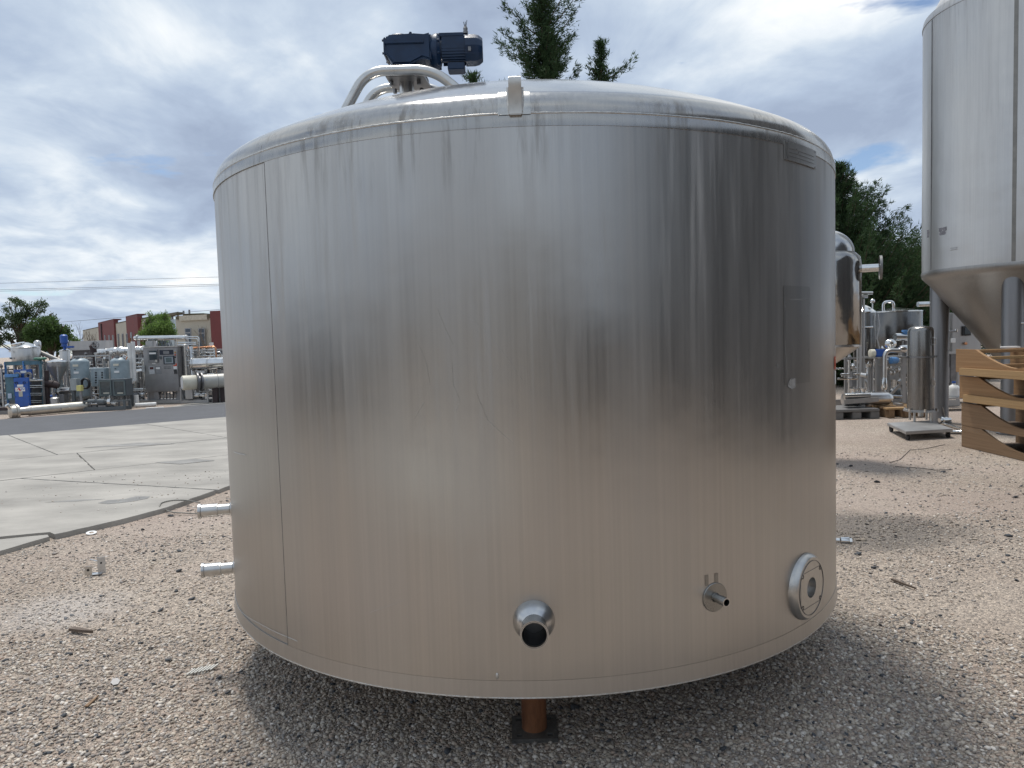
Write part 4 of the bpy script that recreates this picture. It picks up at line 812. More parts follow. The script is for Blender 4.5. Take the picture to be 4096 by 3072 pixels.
# control cabinet behind the fermenter leg
c0, c1 = at(3808, 1252, 15), at(3925, 1252, 15); zb_ = at(3860, 1408, 15).z
cb = thing('control_cabinet', 'grey steel control cabinet with dark screen seen under the fermenter cone', 'cabinet', ((c0.x + c1.x) / 2, 15.2, 0))
MB().box(((c0.x + c1.x) / 2, 15.25, (c0.z + zb_) / 2), (c1.x - c0.x, .5, c0.z - zb_)).build('housing', steel_matte, cb, True, bevel=.012)
s0, s1 = at(3848, 1305, 14.99), at(3882, 1342, 14.99)
sc_ = MB().box(((s0.x + s1.x) / 2, 14.985, (s0.z + s1.z) / 2), (s1.x - s0.x, .03, s0.z - s1.z)).build('screen_frame', black, cb, True, bevel=.006)
MB().box(((s0.x + s1.x) / 2 + .015, 14.966, (s0.z + s1.z) / 2), ((s1.x - s0.x) * .68, .008, (s0.z - s1.z) * .72)).build('screen', screen_m, sc_, False)
MB().lathe(at(3861, 1374, 14.98), (0, -1, 0), [(0, .03), (.03, .03), (.04, .02)], 14).build('selector_knob', copper, cb)
MB().box(((c0.x + c1.x) / 2, 15.3, zb_ / 2 + .06), (c1.x - c0.x - .1, .35, zb_ - .1)).build('lower_housing', steel_dark, cb, True, bevel=.01)
MB().box((at(3797, 1290, 15.3).x, 15.4, at(3797, 1290, 15.3).z), (.10, .3, .40)).build('side_panel', white_p, cb, True, bevel=.01)
MB().tube([at(3790, 1326, 14.8), at(3825, 1325, 14.8)], .02, 8).build('arm', steel_dark, cb)
MB().cyl(at(3825, 1327, 14.8), at(3826, 1317, 14.8), .025, 8).build('arm_tip', steel_bright, cb)
MB().box(at(3813, 1362, 14.95), (.09, .03, .09)).build('latch', paper, cb, True, bevel=.006)
jg = thing('water_jug', 'translucent white plastic jug on the ground left of the cradle stack', 'jug', (at(3815, 1560, 14).x, 14, .25))
jb = at(3815, 1583, 14); MB().lathe((jb.x, 14, jb.z - .02), (0, 0, 1), [(0, .09), (.01, .11), (.16, .11), (.21, .08), (.24, .03), (.27, .03)], 24).build('body', white_p, jg)
MB().lathe((jb.x, 14, jb.z + .245), (0, 0, 1), [(0, .035), (.035, .035)], 14).build('cap', blue, jg)
tb = thing('low_bench', 'low steel bench carrying the white jug near the fermenter leg', 'bench', (jb.x, 14.0, 0))
MB().box((jb.x, 14.0, jb.z - .035), (.7, .4, .028)).build('top', steel_matte, tb, False)
for x_ in (-.3, .3): MB().box((jb.x + x_, 14.0, (jb.z - .05) / 2), (.04, .3, jb.z - .05)).build('leg', steel_dark, tb, False)
for k, (xa, ya, xb, yb, r__, lab) in enumerate(((3772, 1700, 3845, 1722, .022, 'bright steel tube lying on gravel by the fermenter leg'), (3788, 1735, 3850, 1737, .03, 'short polished tube lying on gravel left of the cradles'))):
    A, B = G(xa, ya), G(xb, yb); A.z = B.z = r__ + .004; tag(MB().tube([A, A.lerp(B, .9), B], [r__, r__, r__ * 1.25], 12).build('steel_tube_offcut', steel_bright), lab, 'tube')
A = at(3782, 1668, 12.0); A.z = .06
vf = thing('loose_valve', 'loose polished valve with handle lying behind the caster cart', 'valve', (A.x, A.y, 0))
MB().lathe(A + Vector((-.1, 0, 0)), (1, .3, .0), [(0, .035), (.05, .035), (.06, .055), (.14, .055), (.15, .035), (.22, .035)], 14).build('body', steel_bright, vf)
MB().bar(A + Vector((0, .02, .05)), A + Vector((-.05, .0, .22)), .03, .012).build('handle', steel_bright, vf, False)

# ------------------------------------------------------------------ equipment yard across the road, left side
def ob(px, py, Y): return at(px, py, Y)
def pbox(b, x0, y0, x1, y1, Y, dpt, g=0.0):
    """box whose front face spans the surveyed rectangle at distance Y"""
    A, B = at(x0, y0, Y), at(x1, y1, Y); cxm = (A.x + B.x) / 2
    return b.box((cxm, Y + dpt / 2, (A.z + B.z) / 2), (abs(B.x - A.x) - g, dpt, abs(A.z - B.z) - g))
YL = 20.6
# blue plate heat exchanger
hx = thing('plate_exchanger', 'blue plate heat exchanger with white maker plate at far left of the yard', 'heat exchanger', (ob(80, 1650, YL - .6).x, YL, 0))
Y0 = 19.7
A, B = at(53, 1512, Y0), at(112, 1512, Y0); zt = A.z; zb_ = at(80, 1662, Y0).z; xm = (A.x + B.x) / 2; w_ = B.x - A.x
fp = MB().box((xm, Y0 + .03, (zt + zb_) / 2), (w_, .06, zt - zb_)).build('front_plate', blue, hx, True, bevel=.008)
for px, py in ((67, 1532), (97, 1531), (73, 1632), (102, 1630)):
    p = at(px, py, Y0); MB().lathe((p.x, Y0 - .001, p.z), (0, -1, 0), [(0, .036), (.012, .036), (.012, .027), (-.01, .027), (-.01, 0)], 16, False).build('port', black, fp, True)
for zf in (.12, .3, .5, .7, .88):
    for s_ in (-1, 1): MB().lathe((xm + s_ * (w_ / 2 - .02), Y0, zb_ + (zt - zb_) * zf), (0, -1, 0), [(0, .012), (.02, .012)], 6).build('nut', steel_dark, fp, False)
def plate(x0, y0, x1, y1, m_, nm='label_plate', Y=Y0, par=fp, dp=.006): A_, B_ = at(x0, y0, Y), at(x1, y1, Y); return MB().box(((A_.x + B_.x) / 2, Y - dp / 2 - .001, (A_.z + B_.z) / 2), (B_.x - A_.x, dp, A_.z - B_.z)).build(nm, m_, par, False)
plate(69, 1538.5, 93.5, 1546.5, paper)
lp = plate(61.5, 1550.5, 101, 1565, paper, 'maker_plate')
plate(75, 1566, 91.5, 1586, mat('tan_label', (.45, .43, .36), .6), 'label_plate')
c_ = at(88, 1558, Y0); RX = Matrix.Rotation(rad(90), 4, 'X')
text_mesh('maker_lettering', 'APV', .088, Matrix.Translation((c_.x, Y0 - .008, c_.z)) @ RX, blue, lp)
c1_, c2_ = at(70, 1562, Y0), at(77, 1562, Y0); h_ = .07
MB().prism([(c1_.x - .02, Y0 - .008, c1_.z - .01), (c1_.x + .035, Y0 - .008, c1_.z + h_), (c1_.x + .06, Y0 - .008, c1_.z + h_), (c1_.x + .10, Y0 - .008, c1_.z - .01), (c1_.x + .06, Y0 - .008, c1_.z - .01), (c1_.x + .035, Y0 - .008, c1_.z + h_ * .55)], (0, -.003, 0)).build('maker_mark', red_p, lp, False)
# pressed plate pack, carrying bars, rear frame
MB().box((xm + .0, Y0 + .42, (zt + zb_) / 2 + .02), (w_ - .06, .5, zt - zb_ - .16)).build('plate_pack', steel_dark, hx, False)
rp0 = Y0 + .75; b = MB(); pbox(b, 53, 1479, 136, 1640, rp0, .06); b.build('rear_plate', blue, hx, True, bevel=.008)
plate(82, 1483, 106, 1492, paper, 'label_plate', rp0, hx)
for px, py in ((119, 1502), (130, 1603), (75, 1503)):
    p = at(px, py, rp0); fl_ = MB().lathe((p.x, rp0 - .001, p.z), (0, -1, 0), [(0, .06), (.05, .06), (.05, .105), (.075, .105), (.075, .045), (-.01, .045), (-.01, 0)], 24, False).build('pipe_flange', grey_m, hx, True)
    for k in range(8): a = k * math.pi / 4; MB().lathe((p.x + .085 * math.cos(a), rp0 - .076, p.z + .085 * math.sin(a)), (0, -1, 0), [(0, .009), (.008, .009)], 6).build('bolt', steel_dark, fl_, False)
b = MB(); pbox(b, 112, 1552, 150, 1624, rp0 - .02, .03); b.build('middle_plate', blue, hx, True, bevel=.005)
for py, r__ in ((1522, .030), (1543, .014), (1550, .012), (1574, .012), (1581, .012), (1604, .014), (1611, .012), (1627, .026)): MB().cyl(at(112, py, Y0 + .05), at(168, py - 1, Y0 + .4), r__, 10).build('tie_rod', steel_bright, hx)
b = MB(); pbox(b, 168, 1508, 175, 1634, Y0 + .4, .08); b.build('end_post', steel_matte, hx, False)
# blue support frame behind
for x0, x1, y0, y1 in ((17, 29, 1448, 1640), (93, 102, 1444, 1640), (154, 167, 1446, 1640)): b = MB(); pbox(b, x0, y0, x1, y1, rp0 + .25, .09); b.build('frame_post', blue_light, hx, True, bevel=.005)
b = MB(); pbox(b, 17, 1447, 167, 1458, rp0 + .27, .06); b.build('frame_beam', teal, hx, True, bevel=.005)
b = MB(); pbox(b, 17, 1498, 62, 1600, rp0 - .3, .25); b.build('drive_frame', teal, hx, True, bevel=.02)
b = MB(); pbox(b, 17, 1497, 70, 1508, rp0 - .34, .06); b.build('frame_rail', blue_light, hx, True, bevel=.005)
b = MB(); pbox(b, 31, 1574, 47, 1593, rp0 - .32, .01); b.build('instruction_label', mat('pale_blue_label', (.45, .55, .68), .6), hx, False)
MB().box((xm - .1, Y0 + .5, .05), (1.25, 1.3, .09)).build('base_frame', steel_dark, hx, False)
MB().box((xm - .12, Y0 + .5, .14), (1.1, 1.1, .08)).build('base_frame', brown_p, hx, False)
# storage tank on the frame
zb_t = at(70, 1447, rp0 + .5).z
vat2 = tank_material('silo_steel', 1.2, 1.8, .46, .30, .4, dents=.15)
tt, o, r, zt = round_tank('storage_tank', 'domed steel tank with manway lid above the blue heat exchanger', 18, 120, 1392, rp0 + .5, zb_t - .1, vat2, lid=.14)
MB().lathe(o + Vector((-.12, -.12, zt + .06)), (-.1, -.2, 1), [(0, .15), (.05, .15), (.055, .17), (.075, .17), (.08, .12)], 24).build('manway_lid', steel_bright, tt)
for dz, w__ in ((-.10, .10), (-.3, .07)): MB().box((o.x - .2, o.y - r - .0, zt + dz), (w__, .02, .05)).build('tank_label', grey_d if dz < -.2 else paper, tt, False)
# inclined screw conveyor, motor head
Yc = 21.6
sc = thing('screw_conveyor', 'grey inclined screw conveyor tube with steel motor on its upper end', 'conveyor', (ob(150, 1640, Yc).x, Yc, 0))
A, B = at(150, 1405, Yc), at(268, 1455, Yc)
MB().cyl(A, B, .062, 20).build('conveyor_tube', mat('tube_grey', (.30, .29, .27), .5, .3), sc)
MB().cyl(A.lerp(B, .8), A.lerp(B, .83), .078, 20).build('coupling', steel_matte, sc)
MB().cyl(at(144, 1400, Yc), at(144, 1428, Yc), .095, 20).build('head_box', mat('tube_grey', (.3, .29, .27)), sc)
MB().lathe(at(151, 1396, Yc), (0, 0, 1), [(0, .08), (.03, .095), (.2, .095), (.24, .07), (.26, .03)], 20).build('motor', steel, sc)
pb = at(144, 1428, Yc); MB().cyl((pb.x, Yc, 0), (pb.x, Yc, pb.z), .04, 12).build('stand', grey_m, sc)
MB().cyl((pb.x, Yc, 0), (pb.x, Yc, .02), .3, 20).build('stand_foot', grey_m, sc)
pB = B; MB().cyl((pB.x, Yc, 0), (pB.x, Yc, pB.z), .03, 12).build('stand', grey_m, sc)
gd = thing('green_stand', 'dark green disc topped stand beside the blue heat exchanger', 'stand', (ob(160, 1640, 20.3).x, 20.3, 0))
p = at(160, 1432, 20.3); MB().lathe((p.x, 20.3, p.z - .04), (0, 0, 1), [(-.03, .05), (0, .16), (.035, .165), (.06, .12)], 28).build('disc', green_p, gd); MB().cyl((p.x, 20.3, 0), (p.x, 20.3, p.z - .05), .035, 12).build('column', teal, gd); MB().cyl((p.x, 20.3, 0), (p.x, 20.3, .03), .15, 16).build('foot', teal, gd)
# hopper
hp_ = thing('cone_hopper', 'steel cone hopper with flat lid below the inclined conveyor', 'hopper', (ob(226, 1620, 21).x, 21, 0))
p = at(226, 1445, 21); rr_ = (at(264, 1445, 21).x - at(188, 1445, 21).x) / 2; zlo = at(226, 1528, 21).z
MB().lathe((p.x, 21, 0), (0, 0, 1), [(zlo - .15, .06), (zlo, .07), (p.z - .16, rr_ - .01), (p.z - .14, rr_), (p.z - .02, rr_), (p.z, rr_ - .05), (p.z + .05, .1)], 36).build('cone', steel_matte, hp_, True, 30)
MB().lathe((p.x, 21, 0), (0, 0, 1), [(p.z - .03, rr_ + .01), (p.z - .01, rr_ + .01), (p.z + .06, .05)], 36).build('lid', steel_bright, hp_, True, 30)
for k in range(4): a = .6 + k * math.pi / 2; MB().cyl((p.x + rr_ * .9 * math.cos(a), 21 + rr_ * .9 * math.sin(a), 0), (p.x + rr_ * .9 * math.cos(a), 21 + rr_ * .9 * math.sin(a), p.z - .12), .025, 10).build('leg', steel_matte, hp_)
# small agitated tank with bright blue motor
tt, o, r, zt = round_tank('agitated_tank', 'small steel tank carrying a bright blue agitator motor', 229, 266, 1402, 23, .7, vat2, lid=.04)
p = o + Vector((0, 0, zt)); MB().lathe(p, (0, 0, 1), [(0, .04), (.12, .04), (.12, .08), (.2, .08), (.24, .11), (.46, .11), (.5, .06)], 20).build('agitator_motor', blue, tt)
MB().box(p + Vector((.18, 0, .10)), (.22, .1, .06)).build('gear_arm', blue, tt, True, bevel=.01)
# two grey pressure tanks
for x0, x1, yt, yb, lab in ((264, 333, 1452, 1601, 'left pale grey pressure tank with white labels and domed top'), (426, 495, 1449, 1592, 'right pale grey pressure tank behind the small glass cabinet')):
    Yt = 20.8; A, B = at(x0, yt, Yt), at(x1, yt, Yt); r = (B.x - A.x) / 2; c = Vector(((A.x + B.x) / 2, Yt + r, 0)); zb_ = at(x0, yb, Yt).z
    t = thing('pressure_tank', lab, 'tank', tuple(c), 'pale grey pressure tanks')
    MB().lathe(c, (0, 0, 1), [(zb_, .05), (zb_ + .03, r * .7), (zb_ + .10, r)] + [(A.z + .13 * math.sin(q), r * math.cos(q)) for q in np.linspace(0, 1.5, 8)], 40).build('shell', grey_p, t, True, 40)
    MB().lathe(c + Vector((0, -.1, A.z + .09)), (0, 0, 1), [(0, .045), (.05, .045), (.05, .06), (.08, .06)], 14).build('top_nozzle', grey_m, t)
    for k in range(3): q = .5 + k * 2.1; MB().cyl(c + Vector((r * .7 * math.cos(q), r * .7 * math.sin(q), 0)), c + Vector((r * .7 * math.cos(q), r * .7 * math.sin(q), zb_ + .12)), .03, 10).build('leg', grey_m, t)
    for dx_, dz, ww, hh, m_ in ((.02, -.08, .15, .06, cream), (.03, -.28, .14, .06, paper), (.0, -.19, .04, .03, grey_d)): MB().box(c + Vector((dx_, -r - .004, A.z + dz)), (ww, .02, hh)).build('label_plate', m_, t, False)
# grey switch panel with rows of knobs
b = MB(); sp_ = thing('switch_panel', 'grey switch panel with two rows of round knobs between pressure tanks', 'panel', (ob(390, 1600, 20.9).x, 20.9, 0)); pbox(b, 360, 1474, 424, 1545, 20.9, .22); pn = b.build('enclosure', grey_p, sp_, True, bevel=.012)
b = MB(); pbox(b, 372, 1478, 420, 1538, 20.885, .012); b.build('door', mat('panel_door', (.30, .36, .39), .4), pn, True, bevel=.003)
for px in (384, 409):
    for py in (1491, 1500, 1510, 1521, 1530): p = at(px, py, 20.88); MB().lathe(p, (0, -1, 0), [(0, .022), (.02, .022), (.025, .012)], 12).build('knob', black, pn)
for px in (364, 420): MB().cyl(Vector((at(px, 1545, 21).x, 21.0, 0)), at(px, 1545, 21.0), .03, 8).build('post', grey_m, sp_)
# glass fronted cabinet
gc = thing('glass_cabinet', 'small dark cabinet with two glass doors in front of grey tanks', 'cabinet', (ob(448, 1600, 20.2).x, 20.2, 0))
b = MB(); pbox(b, 392, 1519, 506, 1584, 20.2, .35); b.build('carcass', grey_d, gc, True, bevel=.01)
for x0, x1 in ((396, 448), (452, 503)):
    A, B = at(x0, 1522, 20.19), at(x1, 1582, 20.19); w__ = B.x - A.x; h__ = A.z - B.z; m0 = Vector(((A.x + B.x) / 2, 20.185, (A.z + B.z) / 2))
    dr = MB().box(m0 + Vector((0, 0, h__ / 2 - .02)), (w__, .02, .03)).box(m0 - Vector((0, 0, h__ / 2 - .02)), (w__, .02, .03)).box(m0 + Vector((w__ / 2 - .016, 0, 0)), (.03, .022, h__ - .02)).box(m0 - Vector((w__ / 2 - .016, 0, 0)), (.03, .022, h__ - .02)).build('door_frame', mat('green_grey_frame', (.12, .15, .15), .5), gc, False)
    MB().box(m0 + Vector((0, .004, 0)), (w__ - .06, .008, h__ - .06)).build('pane', glass_p, dr, False)
    MB().box(m0 + Vector((.02, -.006, -h__ * .33)), (w__ * .5, .006, .03)).build('chart_strip', cream, dr, False)
for px in (400, 498): MB().cyl(Vector((at(px, 1584, 20.4).x, 20.4, 0)), at(px, 1584, 20.4), .028, 8).build('leg', grey_d, gc)
# yellow junction box on a post, grey box, hose coil
yb_ = thing('yellow_box_post', 'pale yellow box on a thin post behind the long steel pipe', 'post', (ob(315, 1630, 20).x, 20, 0))
b = MB(); pbox(b, 304, 1542, 325, 1564, 20, .12); b.build('box', yellow, yb_, True, bevel=.008); p = at(318, 1564, 20); MB().box((p.x, 20.06, p.z / 2), (.06, .05, p.z)).build('post', grey_m, yb_, False)
gb_ = thing('grey_enclosure', 'tall narrow grey enclosure in front of the left pressure tank', 'enclosure', (ob(294, 1620, 20.3).x, 20.3, 0))
b = MB(); pbox(b, 278, 1515, 309, 1562, 20.3, .2); b.build('housing', mat('enclosure_grey', (.32, .35, .36), .45), gb_, True, bevel=.01); p = at(294, 1562, 20.4); MB().box((p.x, 20.4, p.z / 2), (.08, .08, p.z)).build('post', grey_d, gb_, False)
hc = thing('hose_coil', 'coil of black hose hanging between tank and switch panel', 'hose', tuple(at(342, 1534, 20.6)))
p = at(342, 1534, 20.6)
for k in range(3): MB().tube([p + Vector((.11 * math.cos(q), .03 * k - .03, .14 * math.sin(q))) for q in np.linspace(0, 6.28, 24)], .022, 8, False).build('loop', black, hc)
# long pipe lying along the road edge
A, B = at(100, 1662, 18.6), at(352, 1654, 19.1); rp = .125
A = Vector((at(112, 1660, 18.7).x, 18.7, rp + .02)); B = Vector((at(360, 1650, 20.0).x, 19.9, rp + .02))
lpipe = thing('long_pipe', 'long dull steel pipe with bulky flanged end lying along the road', 'pipe', (A.x, A.y, 0)); dn = (B - A).normalized(); Lp = (B - A).length
MB().lathe(A, dn, [(0, rp * .8), (.02, rp), (Lp, rp), (Lp + .02, rp * .85), (Lp + .22, rp * .85), (Lp + .23, rp * .5)], 32).build('barrel', mat('aged_steel', (.50, .48, .43), .42, .85, .2, 4), lpipe)
MB().lathe(A, dn, [(-.42, .06), (-.40, .14), (-.34, .17), (-.30, .17), (-.29, .20), (-.25, .20), (-.25, .17), (-.22, .17), (-.2, .10), (0, .11), (.03, rp + .006), (.05, rp + .006), (.06, rp)], 32).build('flanged_end', mat('aged_steel2', (.48, .45, .40), .4, .85, .2, 6), lpipe)
for q in (.3, 1.2): MB().lathe(A + dn * (-.33 + .02 * q), (-.3, -.6, 1 - q * .2), [(0, .04), (.22, .04), (.225, .055), (.25, .055)], 16).build('nozzle', steel_bright, lpipe)
MB().lathe(A + dn * (Lp * .55), (.2, -1, -.1), [(.1, .05), (.15, .05), (.15, .03)], 12).build('boss', steel_matte, lpipe)
MB().tube([B + dn * .2 + Vector((0, -.1, -.08)), B + dn * .75 + Vector((0, -.1, -.08))], .03, 10).build('rod', steel_tube, lpipe)
# dark valve tree with hand wheel, brown pipe tee
bt = thing('brown_pipe_tee', 'dark brown painted pipe tee standing right of the blue heat exchanger', 'pipe', (ob(186, 1620, 20.4).x, 20.4, 0))
p = at(186, 1540, 20.4); MB().cyl(at(186, 1482, 20.4), at(186, 1525, 20.4), .055, 16).build('riser', brown_p, bt); MB().cyl(at(172, 1535, 20.4), at(216, 1537, 20.4), .105, 20).build('run', brown_p, bt); MB().cyl((p.x, 20.4, 0), (p.x, 20.4, p.z), .07, 14).build('leg', brown_p, bt); MB().lathe(at(216, 1537, 20.4), (1, 0, -.4), [(0, .105), (.08, .1), (.14, .06)], 16).build('elbow', brown_p, bt)
cn = thing('steel_canister', 'grey steel canister standing behind the end of the long pipe', 'canister', (ob(218, 1630, 20).x, 20, 0)); p = at(218, 1590, 20); MB().lathe((p.x, 20, 0), (0, 0, 1), [(.02, .10), (.03, .115), (p.z - .02, .115), (p.z, .09), (p.z + .02, .03)], 24).build('body', steel_matte, cn); MB().lathe((p.x, 20, p.z), (0, 0, 1), [(0, .03), (.1, .03)], 10).build('neck', steel_dark, cn)
hv = thing('gate_valve', 'dark gate valve with spoked hand wheel above the pipe manifold', 'valve', (ob(372, 1420, 22).x, 22, 0))
p = at(374, 1379, 21.9); MB().cyl(Vector((at(374, 1379, 22).x, 22, 0)), at(374, 1370, 22), .05, 14).build('body', brown_p, hv); MB().lathe(at(374, 1410, 22), (0, 0, 1), [(0, .1), (.1, .09), (.2, .11), (.26, .05)], 16).build('bonnet', brown_p, hv)
MB().tube([at(382, 1379, 21.8) + Vector((.10 * math.cos(q), 0, .10 * math.sin(q))) for q in np.linspace(0, 6.283, 22)], .014, 8, False).build('hand_wheel', grey_m, hv)
for k in range(3): q = k * math.pi / 3; MB().bar(at(382, 1379, 21.8) - Vector((.1 * math.cos(q), 0, .1 * math.sin(q))), at(382, 1379, 21.8) + Vector((.1 * math.cos(q), 0, .1 * math.sin(q))), .014).build('spoke', grey_m, hv, False)
# big grey trough behind
tr = thing('steel_trough', 'long grey steel trough with overhanging rim far behind the valves', 'trough', (ob(345, 1500, 26).x, 26, 0))
b = MB(); pbox(b, 263, 1366, 424, 1398, 26, .5); b.build('rim', steel_matte, tr, True, bevel=.02); b = MB(); pbox(b, 288, 1398, 424, 1428, 26.1, .5); b.build('body', mat('brown_grey', (.12, .105, .10), .6), tr, False)
for x0 in (264, 412): b = MB(); pbox(b, x0, 1366, x0 + 14, 1470, 25.96, .1); b.build('post', steel_matte, tr, False)
for x0 in (282, 405): p = at(x0, 1460, 26.3); MB().box((p.x, 26.3, p.z / 2), (.12, .12, p.z)).build('leg', steel_matte, tr, False)
# insulated pipe run and pipe manifold
ip = thing('insulated_pipe', 'wrinkled silver insulated pipe running behind the grey tanks', 'pipe', (ob(450, 1600, 22.4).x, 22.4, 0))
r_ = random.Random(5); A, B = at(390, 1413, 22.4), at(583, 1398, 22.4); prof = []; L_ = (B - A).length
for i in range(40): prof.append((L_ * i / 39, .10 + .03 * r_.random() + (.03 if 10 < i < 22 else 0)))
MB().lathe(A, B - A, prof, 20).build('jacket', mat('foil_wrap', (.62, .62, .61), .25, .9, .2, 8, bump=.4, bs=14), ip, True, 30)
for k in (.1, .5, .9): p = A.lerp(B, k); MB().box((p.x, p.y, p.z / 2), (.06, .06, p.z)).build('support', grey_m, ip, False)
mf = pipe_skid('low pipe manifold with many valves between the grey pressure tanks', ob(302, 1500, 21.8).x, ob(455, 1500, 21.8).x, 21.7, .45, at(380, 1426, 21.8).z, 31, 'pipe_manifold', 'manifold', steel_matte, 0, 1.8)
pipe_skid('dark pump skid in front of the glass cabinet', ob(335, 1600, 19.8).x, ob(505, 1600, 19.8).x, 19.75, .3, .24, 32, 'pump_skid', 'skid', grey_d, 0, .7, .10)
pipe_skid('pipe skid partly cut by the left picture edge', ob(-60, 1500, 20.8).x, ob(20, 1500, 20.8).x, 20.7, .6, 1.15, 33, 'pipe_skid', 'skid', steel_matte, 0, 1.3)
pipe_skid('pipe skid behind the steel canister and brown tee', ob(178, 1500, 22).x, ob(262, 1500, 22).x, 22, .6, 1.05, 34, 'pipe_skid', 'skid', steel_matte, 1, 1.2)
pipe_skid('pipe skid between the white pipes and the control cabinet', ob(500, 1500, 22).x, ob(592, 1500, 22).x, 22, .5, 1.35, 35, 'pipe_skid', 'skid', steel_matte, 0, 1.4)
pipe_skid('wide pipe skid behind the two horizontal shells', ob(735, 1500, 23.5).x, ob(960, 1500, 23.5).x, 23.2, .8, 1.55, 36, 'pipe_skid', 'skid', steel_matte, 0, 2.4)
pipe_skid('small chrome pump skid below the lower shell', ob(715, 1600, 21.5).x, ob(830, 1600, 21.5).x, 21.6, .4, .45, 37, 'pump_skid', 'skid', steel_matte, 0, .9, .08)
for k, (xa, xb, Yq, h_q, lab) in enumerate(((-40, 60, 24.5, 1.0, 'dark steel bin behind the blue exchanger frame'), (120, 215, 25, 1.25, 'dark steel bin behind the cone hopper'), (255, 380, 25.2, 1.35, 'dark steel bin behind the left pressure tank'), (400, 520, 25.0, 1.3, 'dark steel bin behind the right pressure tank'), (540, 640, 25.4, 1.45, 'dark steel bin behind the stainless control cabinet'), (700, 830, 26, 1.5, 'dark steel bin behind the upper shell'), (835, 960, 26, 1.5, 'dark steel bin partly hidden by the big tank'))):
    xq0, xq1 = at(xa, 1500, Yq).x, at(xb, 1500, Yq).x; tq = thing('steel_bin', lab, 'bin', ((xq0 + xq1) / 2, Yq + .4, 0), 'dark bins at the back of the yard')
    MB().box(((xq0 + xq1) / 2, Yq + .4, h_q / 2 + .06), (xq1 - xq0, .8, h_q - .12)).build('body', grey_d if k % 2 else brown_p, tq, True, bevel=.02)
    for j in range(5): MB().box((xq0 + (xq1 - xq0) * (j + .5) / 5, Yq - .03, h_q / 2 + .06), (.06, .06, h_q - .16)).build('rib', grey_d, tq, False)
    MB().box(((xq0 + xq1) / 2, Yq + .4, h_q + .02), (xq1 - xq0 + .08, .88, .05)).build('rim', grey_m, tq, False)
    for j in (.1, .9): MB().box((xq0 + (xq1 - xq0) * j, Yq + .4, .03), (.12, .7, .06)).build('foot', grey_d, tq, False)
for k, (xa, xb, Yq, h_q, lab) in enumerate(((20, 150, 23.6, 1.3, 'pipe skid standing behind the storage tank'), (270, 360, 23.2, 1.3, 'pipe skid behind the left pressure tank'), (430, 520, 23.3, 1.5, 'tall pipe skid behind the right pressure tank'), (600, 720, 24.0, 1.7, 'tall pipe skid behind the stainless cabinet'), (760, 900, 22.6, 1.1, 'low pipe skid under the upper shell'))):
    pipe_skid(lab, at(xa, 1500, Yq).x, at(xb, 1500, Yq).x, Yq, .5, h_q, 60 + k, 'pipe_skid', 'skid', steel_matte if k % 2 else grey_d, 0, 1.6)
hp2 = thing('horizontal_pump', 'steel pump with wide flange and shiny pipe left of grey tank', 'pump', (ob(250, 1600, 20.6).x, 20.6, 0))
MB().lathe(at(236, 1562, 20.6), (1, 0, 0), [(0, .06), (.02, .17), (.05, .17), (.06, .09), (.34, .09)], 28).build('shell', steel, hp2); p = at(248, 1562, 20.6); MB().box((p.x, 20.6, p.z / 2 - .04), (.2, .2, p.z - .1)).build('foot', grey_m, hp2, False)
MB().lathe(at(230, 1575, 20.5), (0, 0, 1), [(0, .05), (.05, .07), (.12, .05), (.2, .03)], 14).build('valve', steel_bright, hp2)
# white insulated pipes
wp = thing('white_insulated_pipes', 'pair of upright white insulated pipes left of the control cabinet', 'pipe', (ob(526, 1600, 21.2).x, 21.2, 0))
p = at(518, 1372, 21.2)
MB().tube([Vector((at(517, 1372, 21.2).x, 21.2, at(517, 1372, 21.2).z)), at(520, 1470, 21.2), at(523, 1512, 21.2)], .058, 16).build('pipe', white_p, wp); MB().tube([at(531, 1366, 21.25), at(535, 1460, 21.25), at(538, 1522, 21.25)], .058, 16).build('pipe', white_p, wp)
MB().tube(rounded([at(537, 1520, 21.2), at(530, 1531, 21.2), at(512, 1517, 21.2), at(505, 1500, 21.2), at(505, 1465, 21.2)], .12), .05, 14).build('elbow', white_p, wp)
MB().cyl(at(545, 1580, 21), Vector((at(545, 1580, 21).x, 21, 0)), .062, 16).build('short_pipe', white_p, wp); MB().cyl(at(521, 1372, 21.25), at(520, 1352, 21.25), .035, 10).build('top_fitting', rust, wp); MB().cyl(Vector((at(526, 1530, 21.2).x, 21.2, 0)), at(526, 1530, 21.2), .035, 10).build('support', grey_d, wp)
tg = thing('tilted_tag', 'tilted white tag with black scrawl wired to pipe by white pipes', 'tag', tuple(at(498, 1435, 21)))
Mt = Matrix.Rotation(rad(28), 3, 'Y'); p = at(498, 1435, 21.0); MB().box(p, (.15, .012, .2), 0, Mt).build('card', paper, tg, False)
MB().box(p + Mt @ Vector((.05, -.009, 0)), (.03, .004, .19), 0, Mt).build('red_stripe', copper, tg, False)
for k in range(3): MB().tube([p + Mt @ Vector((-.05 + .03 * i / 2, -.008, .06 - k * .055 + .02 * ((i + k) % 2))) for i in range(5)], .006, 5).build('scrawl', black, tg, False)
MB().cyl(p - Vector((0, -.03, 1.2)), p + Vector((0, .03, 0)), .01, 6).build('wire', steel_dark, tg)
